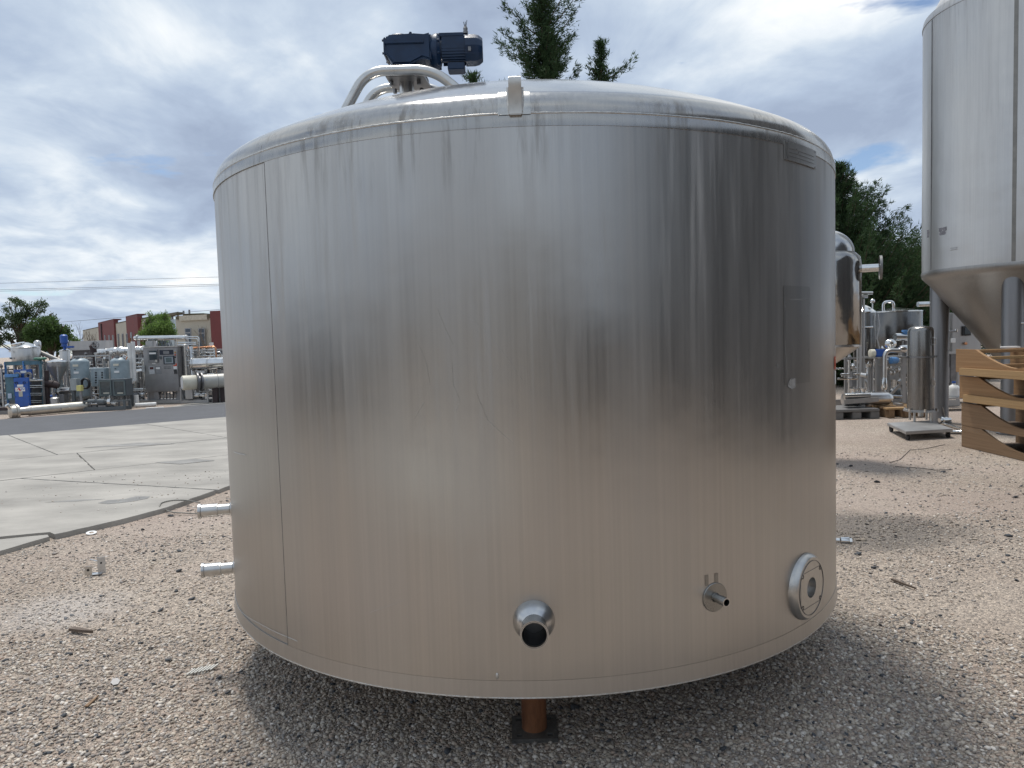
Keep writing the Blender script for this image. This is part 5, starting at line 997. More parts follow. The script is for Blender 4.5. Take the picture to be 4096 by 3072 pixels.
# top pipe above the cabinet
tp_ = thing('overhead_pipe', 'long bright overhead pipe with thin return tubes above control cabinet', 'pipe', (ob(640, 1600, 22.6).x, 22.6, 0))
A, B = at(536, 1353, 22.6), at(748, 1350, 22.6); MB().lathe(A, B - A, [(0, .03), (.01, .065), (.1, .072), ((B - A).length - .1, .072), ((B - A).length, .06)], 24).build('barrel', steel_bright, tp_)
for px in (548, 744): p = at(px, 1351, 22.6); MB().lathe(p, (1, 0, 0), [(0, .09), (.04, .09)], 20).build('flange', steel_matte, tp_); MB().box((p.x, 22.68, p.z / 2), (.06, .06, p.z)).build('post', steel_matte, tp_, False)
for k, (py, r__) in enumerate(((1347, .016), (1354, .013))): MB().tube(rounded([at(746, py, 22.5), at(792 + 4 * (1 - k), py, 22.5), at(793 + 4 * (1 - k), 1425, 22.5)], .08), r__, 8).build('return_tube', steel_bright, tp_)
for py in (1370, 1378): MB().cyl(at(712, py, 22.4), at(785, py, 22.4), .022, 8).build('cross_tube', steel_bright, tp_)
b = MB(); pbox(b, 580, 1363, 614, 1388, 22.45, .2); b.build('duct_stub', steel_matte, tp_, True, bevel=.02)
r_ = random.Random(9)
for k in range(7): x_ = 628 + k * 7; MB().tube([at(x_, 1388, 22.3), at(x_ + r_.uniform(-6, 10), 1366 + r_.uniform(-6, 6), 22.3), at(x_ + 14, 1360 + r_.uniform(0, 12), 22.3), at(x_ + 20, 1388, 22.3)], .012, 6).build('cable', grey_d, tp_)
# the stainless control cabinet on its skid
Yk = 21.9
ck = thing('control_cabinet', 'large stainless control cabinet with touch screen and red tag across the road', 'cabinet', (ob(650, 1600, Yk).x, Yk, 0))
cabm = mat('cabinet_steel', (.33, .325, .33), .42, .85, .12, 4)
A, B = at(590, 1390, Yk), at(718, 1566, Yk); xc = (A.x + B.x) / 2; W = B.x - A.x; H = A.z - B.z; zc = (A.z + B.z) / 2
body = MB().box((xc - .08, Yk + .25, zc), (W + .14, .46, H)).build('housing', cabm, ck, True, bevel=.01)
dr = MB().box((xc + .02, Yk - .002, zc - .01), (W - .04, .035, H - .06)).build('door', cabm, ck, True, bevel=.008)
MB().box((xc - .08, Yk + .22, zc + H / 2 + .012), (W + .2, .56, .022)).build('rain_hood', steel, ck, False)
def fit(x0, y0, x1, y1, m_, nm, par, dp=.02, Yf=Yk - .02, bev=.004): A_, B_ = at(540 + x0 / 4.608, 1300 + y0 / 4.608, Yk), at(540 + x1 / 4.608, 1300 + y1 / 4.608, Yk); return MB().box(((A_.x + B_.x) / 2, Yf - dp / 2, (A_.z + B_.z) / 2), (B_.x - A_.x, dp, A_.z - B_.z)).build(nm, m_, par, bool(bev), bevel=bev)
rec = fit(240, 458, 442, 692, grey_m, 'chart_recorder', dr, .035); fit(275, 478, 430, 640, screen_m, 'recorder_window', rec, .006, Yk - .056, 0); fit(280, 508, 405, 535, paper, 'recorder_strip', rec, .004, Yk - .063, 0); fit(385, 640, 425, 680, steel_bright, 'recorder_latch', rec, .01, Yk - .056)
ds = fit(455, 463, 715, 545, mat('dark_blue_display', (.015, .022, .04), .3), 'name_display', dr, .012); fit(528, 480, 640, 530, grey_m, 'display_label', ds, .004, Yk - .033, 0)
hm = fit(528, 570, 738, 720, mat('bezel', (.02, .03, .045), .35), 'touch_panel', dr, .02); fit(555, 588, 715, 705, mat('bezel_grey', (.30, .34, .37), .4), 'panel_rim', hm, .004, Yk - .041, 0); fit(578, 602, 692, 682, mat('lcd', (.10, .14, .15), .15), 'screen', hm, .004, Yk - .046, 0)
for y_, m_ in ((505, mat('amber', (.5, .25, .03), .4)), (550, red_p), (592, black)): p = at(540 + 748 / 4.608, 1300 + y_ / 4.608, Yk); MB().lathe((p.x, Yk - .02, p.z), (0, -1, 0), [(0, .022), (.01, .022), (.012, .015), (.03, .015)], 14).build('push_button', m_, dr)
fit(455, 575, 500, 630, grey_d, 'socket', dr, .02); fit(715, 738, 778, 757, red_p, 'red_tag', dr, .004, Yk - .02, 0); fit(752, 708, 776, 737, red_p, 'red_tag', dr, .004, Yk - .02, 0); fit(715, 762, 780, 812, paper, 'white_tag', dr, .004, Yk - .02, 0)
p = at(540 + 748 / 4.608, 1300 + 820 / 4.608, Yk); MB().tube([(p.x - .02, Yk - .05, p.z), (p.x + .0, Yk - .06, p.z - .13)], .014, 8).tube([(p.x + .02, Yk - .05, p.z), (p.x + .045, Yk - .06, p.z - .13)], .014, 8).build('door_handle', black, dr)
tm = fit(265, 765, 378, 905, mat('module_grey', (.42, .44, .46), .4), 'timer_module', dr, .025); fit(285, 775, 355, 815, mat('module_display', (.06, .01, .01), .2), 'module_display', tm, .004, Yk - .046, 0)
sg = fit(385, 765, 495, 905, mat('sign_grey', (.22, .225, .235), .5), 'sign_plate', dr, .005, Yk - .02, 0); fit(392, 780, 470, 812, paper, 'sign_label', sg, .003, Yk - .026, 0)
for i in range(2):
    for j in range(2): fit(540 + j * 60, 768 + i * 26, 590 + j * 80, 778 + i * 26, grey_d, 'printed_line', dr, .002, Yk - .02, 0)
fit(320, 700, 385, 718, paper, 'name_strip', dr, .003, Yk - .02, 0)
p0 = at(553, 1480, Yk); fit(125, 748, 190, 870, mat('sidebox', (.36, .37, .37), .5), 'side_box', body, .02, Yk + .0)
for px in (597, 712):
    p = at(px, 1566, Yk); MB().prism([(p.x - .12, Yk + .1, .1), (p.x + .10, Yk + .1, .1), (p.x + .07, Yk + .1, p.z + .02), (p.x - .07, Yk + .1, p.z + .02)], (0, .3, 0)).build('leg', cabm, ck, False)
MB().box((xc + .2, Yk + .2, .06), (W + 2.6, .75, .10)).build('skid_base', steel_matte, ck, True, bevel=.006)
for k in range(6): x_ = xc - .25 + k * .1; MB().tube([(x_, Yk + .2, .12), (x_ + .03, Yk + .15, .25), (x_ + .01, Yk + .2, B.z)], .02, 8).build('conduit', steel_tube if k % 2 else steel_dark, ck)
# upright steel columns right of the cabinet
for x0, x1, yt, lab in ((720, 746, 1376, 'wide upright steel column right of the control cabinet'), (752, 768, 1386, 'slim upright steel column left of the upper shell')):
    A, B = at(x0, yt, 22.2), at(x1, yt, 22.2); r = (B.x - A.x) / 2; t = thing('steel_column', lab, 'column', ((A.x + B.x) / 2, 22.2 + r, 0)); MB().lathe(((A.x + B.x) / 2, 22.2 + r, 0), (0, 0, 1), [(.04, r), (A.z - .03, r), (A.z, r * .7)], 24).build('shell', steel, t); MB().cyl(((A.x + B.x) / 2, 22.2 + r, 0), ((A.x + B.x) / 2, 22.2 + r, .05), r + .04, 20).build('foot', steel_matte, t)
    for k in range(4): MB().ball(((B.x + .02), 22.2, A.z - .2 - k * .16), .03, 10).build('gauge', steel_bright, t)
# the two horizontal shells cut by the big tank
us = thing('upper_shell', 'polished horizontal steel shell with banded jacket, upper of two', 'heat exchanger', (ob(840, 1600, 22).x, 22, 0)); A, B = at(768, 1457, 22), at(960, 1450, 22); R1 = (at(800, 1480, 22) - at(800, 1432, 22)).length / 2
MB().lathe(A, B - A, [(0, R1 * .5), (.01, R1), ((B - A).length, R1)], 36).build('jacket', steel_bright, us)
for k, px in enumerate((772, 778, 833, 838, 895)): p = at(px, 1457 - (px - 768) * .036, 22); MB().lathe(p, B - A, [(0, R1 + (.03 if k == 0 else .012)), (.022, R1 + (.03 if k == 0 else .012))], 36).build('band', steel, us)
for px in (800, 880): p = at(px, 1480, 22); MB().box((p.x, 22, p.z / 2), (.12, .2, p.z)).build('support', steel_dark, us, False)
MB().box(at(803, 1489, 21.9), (.22, .02, .08)).build('label_plate', mat('plate_pale', (.5, .5, .5), .5), us, False)
ls = thing('lower_shell', 'cream white horizontal shell with dark flange ring, lower of two', 'heat exchanger', (ob(800, 1600, 21.4).x, 21.4, 0)); A, B = at(728, 1532, 21.0), at(960, 1518, 21.9); R1 = .21; dn = (B - A).normalized()
MB().lathe(A, dn, [(0, R1 * .9), (.01, R1), (.36, R1), (.40, R1 * .9)], 40).build('end_bonnet', cream, ls); MB().lathe(A - dn * .008, dn, [(0, R1 * .86), (.004, R1 * .86)], 36).build('end_disc', paper, ls)
MB().lathe(A + dn * .37, dn, [(0, R1 * .8), (.02, R1 + .07), (.06, R1 + .07), (.07, R1 * .85), (.12, R1 * .85), (.13, R1 + .07), (.17, R1 + .07), (.19, R1)], 40).build('flange_ring', steel_dark, ls)
MB().lathe(A + dn * .5, dn, [(0, R1), ((B - A).length, R1)], 40).build('barrel', mat('cream_grey', (.48, .47, .43), .45, .2, .12, 5), ls)
for q in (.95, 1.25, 1.6): MB().lathe(A + dn * q, dn, [(0, R1 + .006), (.012, R1 + .006)], 36).build('seam', grey_m, ls)
for q in (.9, 1.12): p = A + dn * q; MB().box((p.x, p.y, (p.z - R1) / 2 + .04), (.14, .14, p.z - R1 + .08)).build('leg', brown_p, ls, False)
MB().box(A + dn * .72 + Vector((0, -R1 - .004, .05)), (.10, .01, .03)).build('blue_label', blue_light, ls, False)
for k, (px, w__) in enumerate(((845, 14), (814, 10))): A = at(px, 1370 + k * 16, 22.9); bb = at(px, 1425, 22.9); MB().box((A.x, 22.9, (A.z + bb.z) / 2 + .0), (w__ * .0078, .06, A.z - bb.z)).build('x', white_p); o_ = bpy.data.objects['x']; o_.name = 'white_upright'; tag(o_, ('tall' if k == 0 else 'short') + ' white upright bar standing among pipes above upper shell', 'bar')
for k in range(4): A = at(755, 1393 + k * 11, 22.8); B = at(862, 1386 + k * 12, 22.8); MB().tube(rounded([(A.x, A.y, .1), A, B, (B.x, B.y, .1)], .1), .028, 10).build('x', copper if k == 0 else steel_bright); o_ = bpy.data.objects['x']; o_.name = 'pipe_loop'; tag(o_, ('copper coloured top', 'second highest steel', 'third highest steel', 'lowest steel')[k] + ' pipe loop above the upper horizontal shell', 'pipe')
A = Vector((at(542, 1629, 20.6).x, 20.6, .065)); B = Vector((at(633, 1626, 20.9).x, 20.8, .065)); tag(MB().tube([A, A.lerp(B, .98), B], [.058, .06, .05], 16).build('white_pipe', white_p), 'white plastic pipe lying on the ground by the road', 'pipe')
tag(MB().box((at(620, 1637, 20.2).x, 20.2, .012), (.45, .12, .02), .3).build('white_board', paper, None, False), 'thin white board lying flat at the road edge', 'board')

# ------------------------------------------------------------------ building beyond
bd = thing('warehouse', 'beige warehouse with dark red wall panels beyond the equipment yard', 'building', (at(600, 1400, 80).x, 80, 0))
def wall(x0, Y0_, x1, Y1_, h, m_, name='wall', th=.5, z0=0):
    A = at(x0, 1390, Y0_); B = at(x1, 1390, Y1_); A.z = B.z = z0; n_ = (B - A).cross(Vector((0, 0, 1))).normalized() * -th
    if n_.y < 0: n_ = -n_
    return MB().prism([A, B, B + n_, A + n_], (0, 0, h - z0)).build(name, m_, bd, False), A, B
segs = [(335, 116, 399, 102.5, 5.0, stucco), (398, 102, 461, 91.5, 5.55, brickred), (462, 92.6, 512, 85.6, 5.03, stucco), (510, 85, 556, 79.8, 5.5, brickred), (557, 81, 672, 74.5, 5.0, stucco)]
for x0, y0, x1, y1, h, m_ in segs:
    w__, A, B = wall(x0, y0, x1, y1, h, m_, 'red_panel' if m_ is brickred else 'wall')
    wall(x0, y0 - .12, x1, y1 - .12, h + .12, roof_m if m_ is not brickred else mat('red_coping', (.13, .035, .035), .8), 'coping', .9, h)
def win(x0, y0, x1, y1, Ya, par=None, m_=glass_w, fr=True):
    A, B = at(x0, y0, Ya), at(x1, y1, Ya); c = Vector(((A.x + B.x) / 2, Ya, (A.z + B.z) / 2)); w__, h__ = B.x - A.x, A.z - B.z
    f_ = MB().box(c, (w__ + .16, .1, h__ + .16)).build('window', mat('window_frame', (.30, .31, .32), .5, .3), bd, False); MB().box(c - Vector((0, .06, 0)), (w__, .04, h__)).build('pane', m_, f_, False); return f_, c, w__, h__
for x0, ya in ((475, 88.5), (492, 86), (509, 84.9)): win(x0 - 2.5, 1337, x0 + 2.5, 1400, ya - 1.6)
for x0, ya in ((422, 96), (439, 93.5), (454, 91)): win(x0 - 2.5, 1343, x0 + 2, 1410, ya - 1.2, m_=mat('bright_glass', (.42, .48, .55), .2))
win(524, 1332, 529, 1400, 80.5, m_=mat('bright_glass', (.42, .48, .55), .2))
wall(406, 99.5, 408.5, 99.2, 5.4, mat('dark_stripe', (.05, .03, .035), .7), 'downpipe', .2)
# glazed corner and front block
wall(668, 74.6, 712, 70.5, 4.55, mat('glazing_wall', (.16, .22, .24), .2, 0, .2, .5), 'glazed_corner', .3)
for k in range(3): wall(668 + k * 14, 74.4 - k * 1.3, 669.5 + k * 14, 74.3 - k * 1.3, 4.6, mat('mullion', (.30, .34, .36), .4), 'mullion', .1)
wall(560, 82, 712, 70.4, 5.2, roof_m, 'roof_fascia', .6, 4.95)
fb_, A, B = wall(709, 69.6, 850, 68.2, 4.45, stucco, 'wall', 6)
wall(723, 69.2, 834, 68.1, 4.78, mat('stucco_light', (.47, .44, .36), .85), 'parapet', .5, 4.3)
wall(709, 69.4, 850, 68, 4.75, roof_m, 'roof_edge', 6, 4.46)
wall(740, 70, 820, 70, 5.0, roof_m, 'upper_roof', 3, 4.5)
wall(847, 67.4, 900, 67, 5.05, brickred, 'red_panel', 6)
for x0, x1, yb in ((742.5, 766, 1400), (796.5, 821, 1410)):
    f_, c, w__, h__ = win(x0, 1316, x1, yb, 68.2)
    for zf in (.30, .36): MB().box(c + Vector((0, -.09, h__ * (.5 - zf * .55))), (w__, .03, .05)).build('glazing_bar', mat('window_frame', (.3, .31, .32)), f_, False)
for px, yt in ((689, 1252), (711, 1247), (734, 1243), (757, 1239)): A = at(px, yt, 75); MB().cyl((A.x, 75, 4.4), (A.x, 75, A.z), .10, 8).build('flue', grey_m, bd)

# ------------------------------------------------------------------ trees
def leaf_tree(name, lab, base, h, clumps, n, size, m_, seed, trunks, droop=.0, up=.0, group=None, gapf=-.1):
    r_ = np.random.default_rng(seed); t = thing(name, lab, 'tree', tuple(base), group); b = MB(); rr = random.Random(seed)
    for i in range(trunks):
        a = rr.uniform(0, 6.28); tip = base + Vector((math.cos(a) * h * .12, math.sin(a) * h * .12, h * rr.uniform(.5, .7)))
        pts = [base + Vector((.1 * math.cos(a), .1 * math.sin(a), 0)), base.lerp(tip, .4) + Vector((rr.uniform(-.2, .2), 0, 0)), tip]; b.tube(pts, [h * .022, h * .015, h * .006], 8)
    for (cx_c, cy_c, cz_c, rx, ry, rz) in clumps:
        c = base + Vector((cx_c, cy_c, cz_c)); s0 = base + Vector((0, 0, min(h * .45, cz_c * .55))); mid = s0.lerp(c, .5) + Vector((0, 0, .1 * h * .3)); b.tube([s0, mid, c], [h * .008, h * .006, h * .002], 6)
        for k in range(5): q = c + Vector((rr.uniform(-rx, rx), rr.uniform(-ry, ry), rr.uniform(-rz, rz))) * .8; b.tube([mid.lerp(c, .6), q], [h * .003, h * .001], 4)
    b.build('trunk', bark, t)
    tot = sum(c[3] * c[4] * c[5] for c in clumps); V = []; F = []
    for c in clumps:
        k = max(60, int(n * c[3] * c[4] * c[5] / tot)); u_ = r_.normal(size=(k, 3)); u_ /= np.linalg.norm(u_, axis=1)[:, None]; rr3 = r_.random(k) ** .45; P = u_ * rr3[:, None] * np.array(c[3:6]) + np.array(c[:3])
        cull = np.sin(P[:, 0] * 5.1 + 1.3 * np.sin(P[:, 2] * 4.3)) + np.sin(P[:, 2] * 6.2 + 1.7 * np.sin(P[:, 1] * 3.9)) + np.sin(P[:, 1] * 5.7 + P[:, 0] * 2.1) + r_.normal(scale=.5, size=k); P = P[cull > gapf]; k = len(P)
        P += r_.normal(scale=.06, size=P.shape); nn = r_.normal(size=(k, 3)) + np.array([0, -.3, .6]); nn /= np.linalg.norm(nn, axis=1)[:, None]; tt_ = r_.normal(size=(k, 3)) + np.array([0, 0, up]); tt_ -= nn * (tt_ * nn).sum(1)[:, None]; tt_ /= np.linalg.norm(tt_, axis=1)[:, None]; bt_ = np.cross(nn, tt_)
        L2 = size * r_.uniform(.6, 1.4, k)[:, None]; W2 = L2 * (.42 if up < 1 else .2); q = np.stack([P - tt_ * L2, P + bt_ * W2, P + tt_ * L2, P - bt_ * W2], 1)
        o0 = len(V) * 1; V.append(q.reshape(-1, 3)); F.append(np.arange(k * 4).reshape(-1, 4))
    off = 0; vs_, fs_ = [], []
    for q, f_ in zip(V, F): vs_.append(q); fs_.append(f_ + off); off += len(q)
    me = bpy.data.meshes.new('crown'); me.from_pydata(np.concatenate(vs_), [], np.concatenate(fs_).tolist()); me.materials.append(m_); o = bpy.data.objects.new('crown', me); C.objects.link(o); o.parent = t
    return t
def clump_px(base, Y, lst):
    out = []
    for px, py, rx, rz in lst: p = at(px, py, Y); s_ = Y / FPX; out.append((p.x - base.x, RN.uniform(-.5, .5), p.z - base.z, rx * s_, rx * s_ * .8, rz * s_))
    return out
bs = at(85, 1400, 40); bs.z = 0
leaf_tree('ash_tree', 'tall open crowned dark tree at far left behind the blue exchanger', bs, 4.8, clump_px(bs, 40, [(65, 1205, 26, 18), (100, 1225, 26, 22), (160, 1215, 26, 18), (180, 1240, 22, 16), (20, 1245, 24, 18), (60, 1270, 34, 26), (110, 1285, 30, 26), (205, 1255, 12, 8), (10, 1300, 30, 30), (60, 1340, 40, 30), (5, 1360, 30, 26), (140, 1260, 30, 22), (-60, 1290, 50, 50), (-90, 1350, 50, 40), (85, 1250, 40, 34), (130, 1240, 34, 26), (35, 1290, 40, 34), (175, 1275, 30, 26), (100, 1330, 60, 40), (40, 1215, 16, 12)]), 40000, .06, leaf_d, 41, 3, gapf=.1)
bs = at(205, 1400, 36); bs.z = 0
leaf_tree('elm_tree', 'dense mid green rounded tree right of the tall open tree', bs, 3.8, clump_px(bs, 36, [(170, 1285, 36, 22), (215, 1300, 36, 26), (250, 1330, 26, 30), (150, 1330, 40, 36), (200, 1360, 50, 36), (245, 1375, 24, 30), (265, 1300, 12, 8), (150, 1390, 50, 30), (190, 1310, 60, 40), (215, 1345, 58, 44), (165, 1360, 56, 40), (130, 1320, 26, 26), (255, 1395, 34, 26)]), 36000, .055, leaf_a, 42, 2, gapf=-.5)
bs = at(300, 1400, 44); bs.z = 0
leaf_tree('sapling', 'small light green sapling in front of the pale warehouse end', bs, 2.6, clump_px(bs, 44, [(290, 1350, 18, 14), (305, 1345, 14, 10), (312, 1365, 16, 14), (292, 1375, 22, 16)]), 2500, .06, leaf_b, 43, 1)
bs = at(625, 1400, 34); bs.z = 0
leaf_tree('willow_tree', 'feathery light green tree in front of the beige warehouse', bs, 3.6, clump_px(bs, 34, [(600, 1265, 10, 20), (590, 1290, 16, 26), (655, 1270, 12, 18), (668, 1258, 6, 14), (625, 1300, 34, 26), (600, 1325, 30, 24), (660, 1310, 28, 24), (640, 1345, 44, 26), (690, 1330, 16, 18), (570, 1335, 18, 16), (600, 1370, 44, 28), (545, 1345, 10, 10), (675, 1280, 14, 10), (620, 1290, 40, 34), (645, 1320, 50, 34), (610, 1345, 46, 34), (585, 1300, 24, 30), (672, 1300, 24, 30)]), 34000, .07, leaf_b, 44, 3, up=2.0, gapf=-.1)
def bare_tree(lab, px, py, Yb, seed, h):
    t = thing('bare_tree', lab, 'tree', (at(px, py, Yb).x, Yb, 0)); r_ = random.Random(seed); b = MB()
    def grow(p, d, L_, rd, lv):
        q = p + d * L_; b.tube([p, p.lerp(q, .5) + Vector((r_.uniform(-.05, .05), 0, 0)), q], [rd, rd * .8, rd * .6], 5)
        if lv:
            for k in range(3): grow(p.lerp(q, r_.uniform(.5, 1)), (d + Vector((r_.uniform(-.7, .7), r_.uniform(-.5, .5), r_.uniform(-.1, .5)))).normalized(), L_ * .68, rd * .55, lv - 1)
    grow(Vector((at(px, py, Yb).x, Yb, 0)), Vector((0, 0, 1)), h * .5, .045, 3); b.build('trunk', mat('grey_bark', (.14, .115, .09), .9), t); return t
bare_tree('bare twiggy tree in front of the far beige wall', 366, 1400, 40, 3, 2.7)
bare_tree('bare twiggy tree before the beige block with windows', 830, 1400, 45, 8, 2.9)
bare_tree('thin bare tree against the sky left of the warehouse', 318, 1400, 60, 12, 3.6)

def conifer(lab, base, h, prof, nb, seed, lean=0, dens=1.0, lo=.08, extra=()):
    """juniper: trunk, upswept branches clothed in short needle sprays"""
    t = thing('juniper_tree', lab, 'tree', tuple(base), 'dark junipers behind the yard'); r_ = random.Random(seed); rg = np.random.default_rng(seed); b = MB()
    b.tube([base, base + Vector((.05, 0, h * .5)), base + Vector((lean, 0, h))], [h * .022, h * .013, .01], 8); tufts = []; dirs = []
    def branch(z0, a, L_, rise):
        d = Vector((math.cos(a), math.sin(a), 0)); p0 = base + Vector((lean * z0 / h, 0, z0)); pts = []
        for i in range(8): s_ = i / 7; pts.append(p0 + d * L_ * s_ + Vector((0, 0, L_ * (rise * s_ + .55 * s_ ** 2.2))))
        b.tube(pts, [.022 * (1 - .8 * i / 7) for i in range(8)], 4)
        k = max(8, int(L_ * 44 * dens))
        for i in range(k):
            s_ = (i + r_.random()) / k; j = min(6, int(s_ * 7)); p = pts[j].lerp(pts[j + 1], s_ * 7 - j); sp_ = .10 + .34 * L_ * .45 * (1 - s_) ** .8
            q = p + Vector((r_.gauss(0, sp_ * .55), r_.gauss(0, sp_ * .55), r_.gauss(0, sp_ * .38))); tufts.append(q); dirs.append((d * .7 + Vector((r_.uniform(-.6, .6), r_.uniform(-.6, .6), r_.uniform(.1, 1.1)))).normalized())
    for i in range(nb):
        zf = lo + (1 - lo) * ((i + r_.random()) / nb) ** .9; L_ = prof(zf) * r_.uniform(.62, 1.12)
        branch(h * min(zf, .985) - L_ * .35, r_.uniform(0, 6.283), L_, r_.uniform(.15, .5))
    for e_ in extra: branch(*e_)
    for i in range(int(36 * dens)):
        z_ = h * (.8 + .2 * i / (36 * dens)); tufts.append(base + Vector((lean * z_ / h + r_.gauss(0, .05), r_.gauss(0, .05), z_))); dirs.append(Vector((r_.uniform(-.3, .3), r_.uniform(-.3, .3), 1)).normalized())
    b.build('trunk', bark, t)
    P = np.array([tuple(p) for p in tufts]) - np.array(tuple(base)); D = np.array([tuple(d) for d in dirs]); k = 9; n_ = len(P)
    P = np.repeat(P, k, 0) + rg.normal(scale=.035, size=(n_ * k, 3)); D = np.repeat(D, k, 0) + rg.normal(scale=.45, size=(n_ * k, 3)); D /= np.linalg.norm(D, axis=1)[:, None]
    S = np.cross(D, rg.normal(size=D.shape)); S /= np.linalg.norm(S, axis=1)[:, None]; L2 = rg.uniform(.06, .17, (n_ * k, 1)); W2 = rg.uniform(.007, .018, (n_ * k, 1))
    V = np.stack([P - S * W2, P + S * W2, P + D * L2], 1).reshape(-1, 3); me = bpy.data.meshes.new('crown'); me.from_pydata(V, [], np.arange(len(V)).reshape(-1, 3).tolist()); me.materials.append(juniper); o = bpy.data.objects.new('crown', me); C.objects.link(o); o.parent = t
    return t
A = at(2165, -60, 21); PXM = 21 / FPX
def limb(px, py, L_, side, rise, ytilt=0.0): q = at(px, py, 21); return (q.z, (0.0 if side > 0 else math.pi) + ytilt, L_, rise)
conifer('tallest juniper rising behind the top of the big tank', Vector((A.x, 21, 0)), A.z + .3, lambda z: .34 + 3.2 * max(0, .86 - z) ** .8, 200, 51, dens=1.3, extra=[limb(2170, 130, 1.25, 1, .62), limb(2175, 170, 1.05, 1, .45, .3), limb(2160, 110, .75, 1, .85, -.3), limb(2160, 150, 1.05, -1, .45), limb(2160, 95, .55, -1, .7, .3), limb(2160, 235, 1.15, -1, .12, .2), limb(2160, 262, 1.3, -1, .12, -.2), limb(2160, 200, .8, -1, .2, .5), limb(2170, 225, .95, 1, .2, .3), limb(2170, 250, .8, 1, .2, -.4), limb(2160, 60, .4, 1, .6, .8), limb(2160, 60, .4, -1, .6, -.8), limb(2165, 290, .9, 1, .05, .6), limb(2165, 290, .95, -1, .05, .6)])
A = at(2396, 130, 21); conifer('slender juniper tip right of the tallest juniper', Vector((A.x - .12, 21.4, 0)), A.z, lambda z: .10 + 2.6 * max(0, .93 - z) ** .9, 180, 52, lean=.22, dens=1.1, extra=[(A.z - 1.15, .05, .95, .10), (A.z - 1.0, 3.0, .35, .2), (A.z - .75, 3.0, .22, .2), (A.z - .6, .3, .2, .5)])
A = at(1890, 250, 22); conifer('low juniper tip just left of the lifting lug', Vector((A.x, 22.5, 0)), A.z - .1, lambda z: .25 + 2.4 * (1 - z), 150, 53, dens=.9)
A = at(3352, 655, 22); conifer('broad dark juniper right of the big tank', Vector((A.x, 22, 0)), A.z, lambda z: .10 + 4.3 * (1 - z) ** 1.02, 300, 54, dens=.9, lo=.04)
A = at(3650, 1000, 23); conifer('shorter dark juniper behind the fermenter leg', Vector((A.x, 23, 0)), A.z, lambda z: .3 + 3.2 * (1 - z) ** .8, 170, 55, dens=.75, lo=.04)
A = at(3500, 930, 24); conifer('juniper filling the gap between the two right junipers', Vector((A.x, 24, 0)), A.z, lambda z: .3 + 3.4 * (1 - z) ** .8, 170, 56, dens=.75, lo=.04)

# ------------------------------------------------------------------ power lines
for k, (xa, ya, xb, yb) in enumerate(((-200, 1127, 900, 1095), (-200, 1152, 900, 1124), (-200, 1158, 900, 1130), (-200, 1312, 900, 1224))):
    A, B = at(xa, ya, 62), at(xb, yb, 58); A = A + (A - B) * 2.0; B = B + (B - at(xa, ya, 62)) * 2
    pts = [A.lerp(B, i / 20) - Vector((0, 0, .25 * math.sin(math.pi * i / 20))) for i in range(21)]
    tag(MB().tube(pts, .014 if k else .012, 5).build('power_line', mat('wire', (.10, .105, .115), .6)), ('highest', 'second highest', 'third highest', 'lowest')[k] + ' overhead wire crossing the sky at left', 'wire', 'overhead wires across the sky')

# ------------------------------------------------------------------ what stands behind the photographer (mirrored in the tank)
def shed(lab, x0, x1, y0, y1, h, wm):
    t = thing('storage_shed', lab, 'shed', ((x0 + x1) / 2, (y0 + y1) / 2, 0)); cx0, cy0 = (x0 + x1) / 2, (y0 + y1) / 2
    MB().box((cx0, cy0, h / 2), (x1 - x0, y1 - y0, h)).build('wall', wm, t, False)
    MB().box((cx0, cy0, h + .06), (x1 - x0 + .3, y1 - y0 + .3, .12)).build('roof', steel_dark, t, False)
    return t
shed('long grey warehouse behind the camera mirrored in the tank', -30, 6, -26, -18, 4.8, mat('grey_cladding', (.36, .355, .34), .7, 0, .3, .6))
shed('low dark metal shed behind the camera mirrored in the tank', 1.6, 7.0, -10, -7.0, 2.0, mat('dark_grey_cladding', (.06, .062, .065), .6, 0, .3, 1))
shed('low grey shed left of the camera mirrored in the tank', -16, -13, -8, 3, 1.9, mat('dark_grey_cladding', (.06, .062, .065)))
shed('tall dark metal building right of the camera mirrored in the tank', 8.6, 14, -9.5, 6.6, 7.0, shed_m)
tag(MB().prism([(-9, -5.0, -.02), (-1.2, -4.6, -.02), (-.9, -1.4, -.02), (-3.4, -.9, -.02), (-9, -1.5, -.02)], (0, 0, .04)).build('concrete_apron', mat('pale_concrete', (.50, .49, .45), .8, 0, .15, 1.2, bump=.2, bs=30), None, False), kind='structure')
# ------------------------------------------------------------------ litter on the ground
def gz_(px, py): p = G(px, py); p.z = 0; return p
p = gz_(378, 2300)
br = thing('steel_bracket', 'bent bright steel bracket with holes lying on gravel at left', 'bracket', (p.x, p.y, 0)); bm_ = mat('galvanised', (.55, .56, .57), .35, .95, .1, 30)
MB().box((p.x + .012, p.y, .010), (.075, .055, .004), .35).build('base_leaf', bm_, br, False); MB().box((p.x + .05, p.y + .008, .068), (.050, .0045, .118), .35).build('tall_leaf', bm_, br, False); MB().box((p.x - .022, p.y - .035, .042), (.048, .0045, .066), .15).build('short_leaf', steel_tube, br, False); MB().lathe((p.x - .022, p.y - .038, .048), (.1, -1, 0), [(0, .009), (.001, .009)], 12).build('hole', black, br); MB().lathe((p.x + .05, p.y + .005, .085), (.3, -1, 0), [(0, .007), (.001, .007)], 12).build('hole', black, br); MB().tube([(p.x + .04, p.y + .02, .09), (p.x - .055, p.y + .05, .10)], .004, 6).build('pin', bm_, br)
p = gz_(366, 2137); tag(MB().lathe((p.x, p.y, .012), (.1, -.15, 1), [(0, .02), (0, .042), (.004, .042), (.004, .02), (0, .02)], 24, False).build('washer', paper), 'white ring washer lying on gravel near the concrete edge', 'washer')
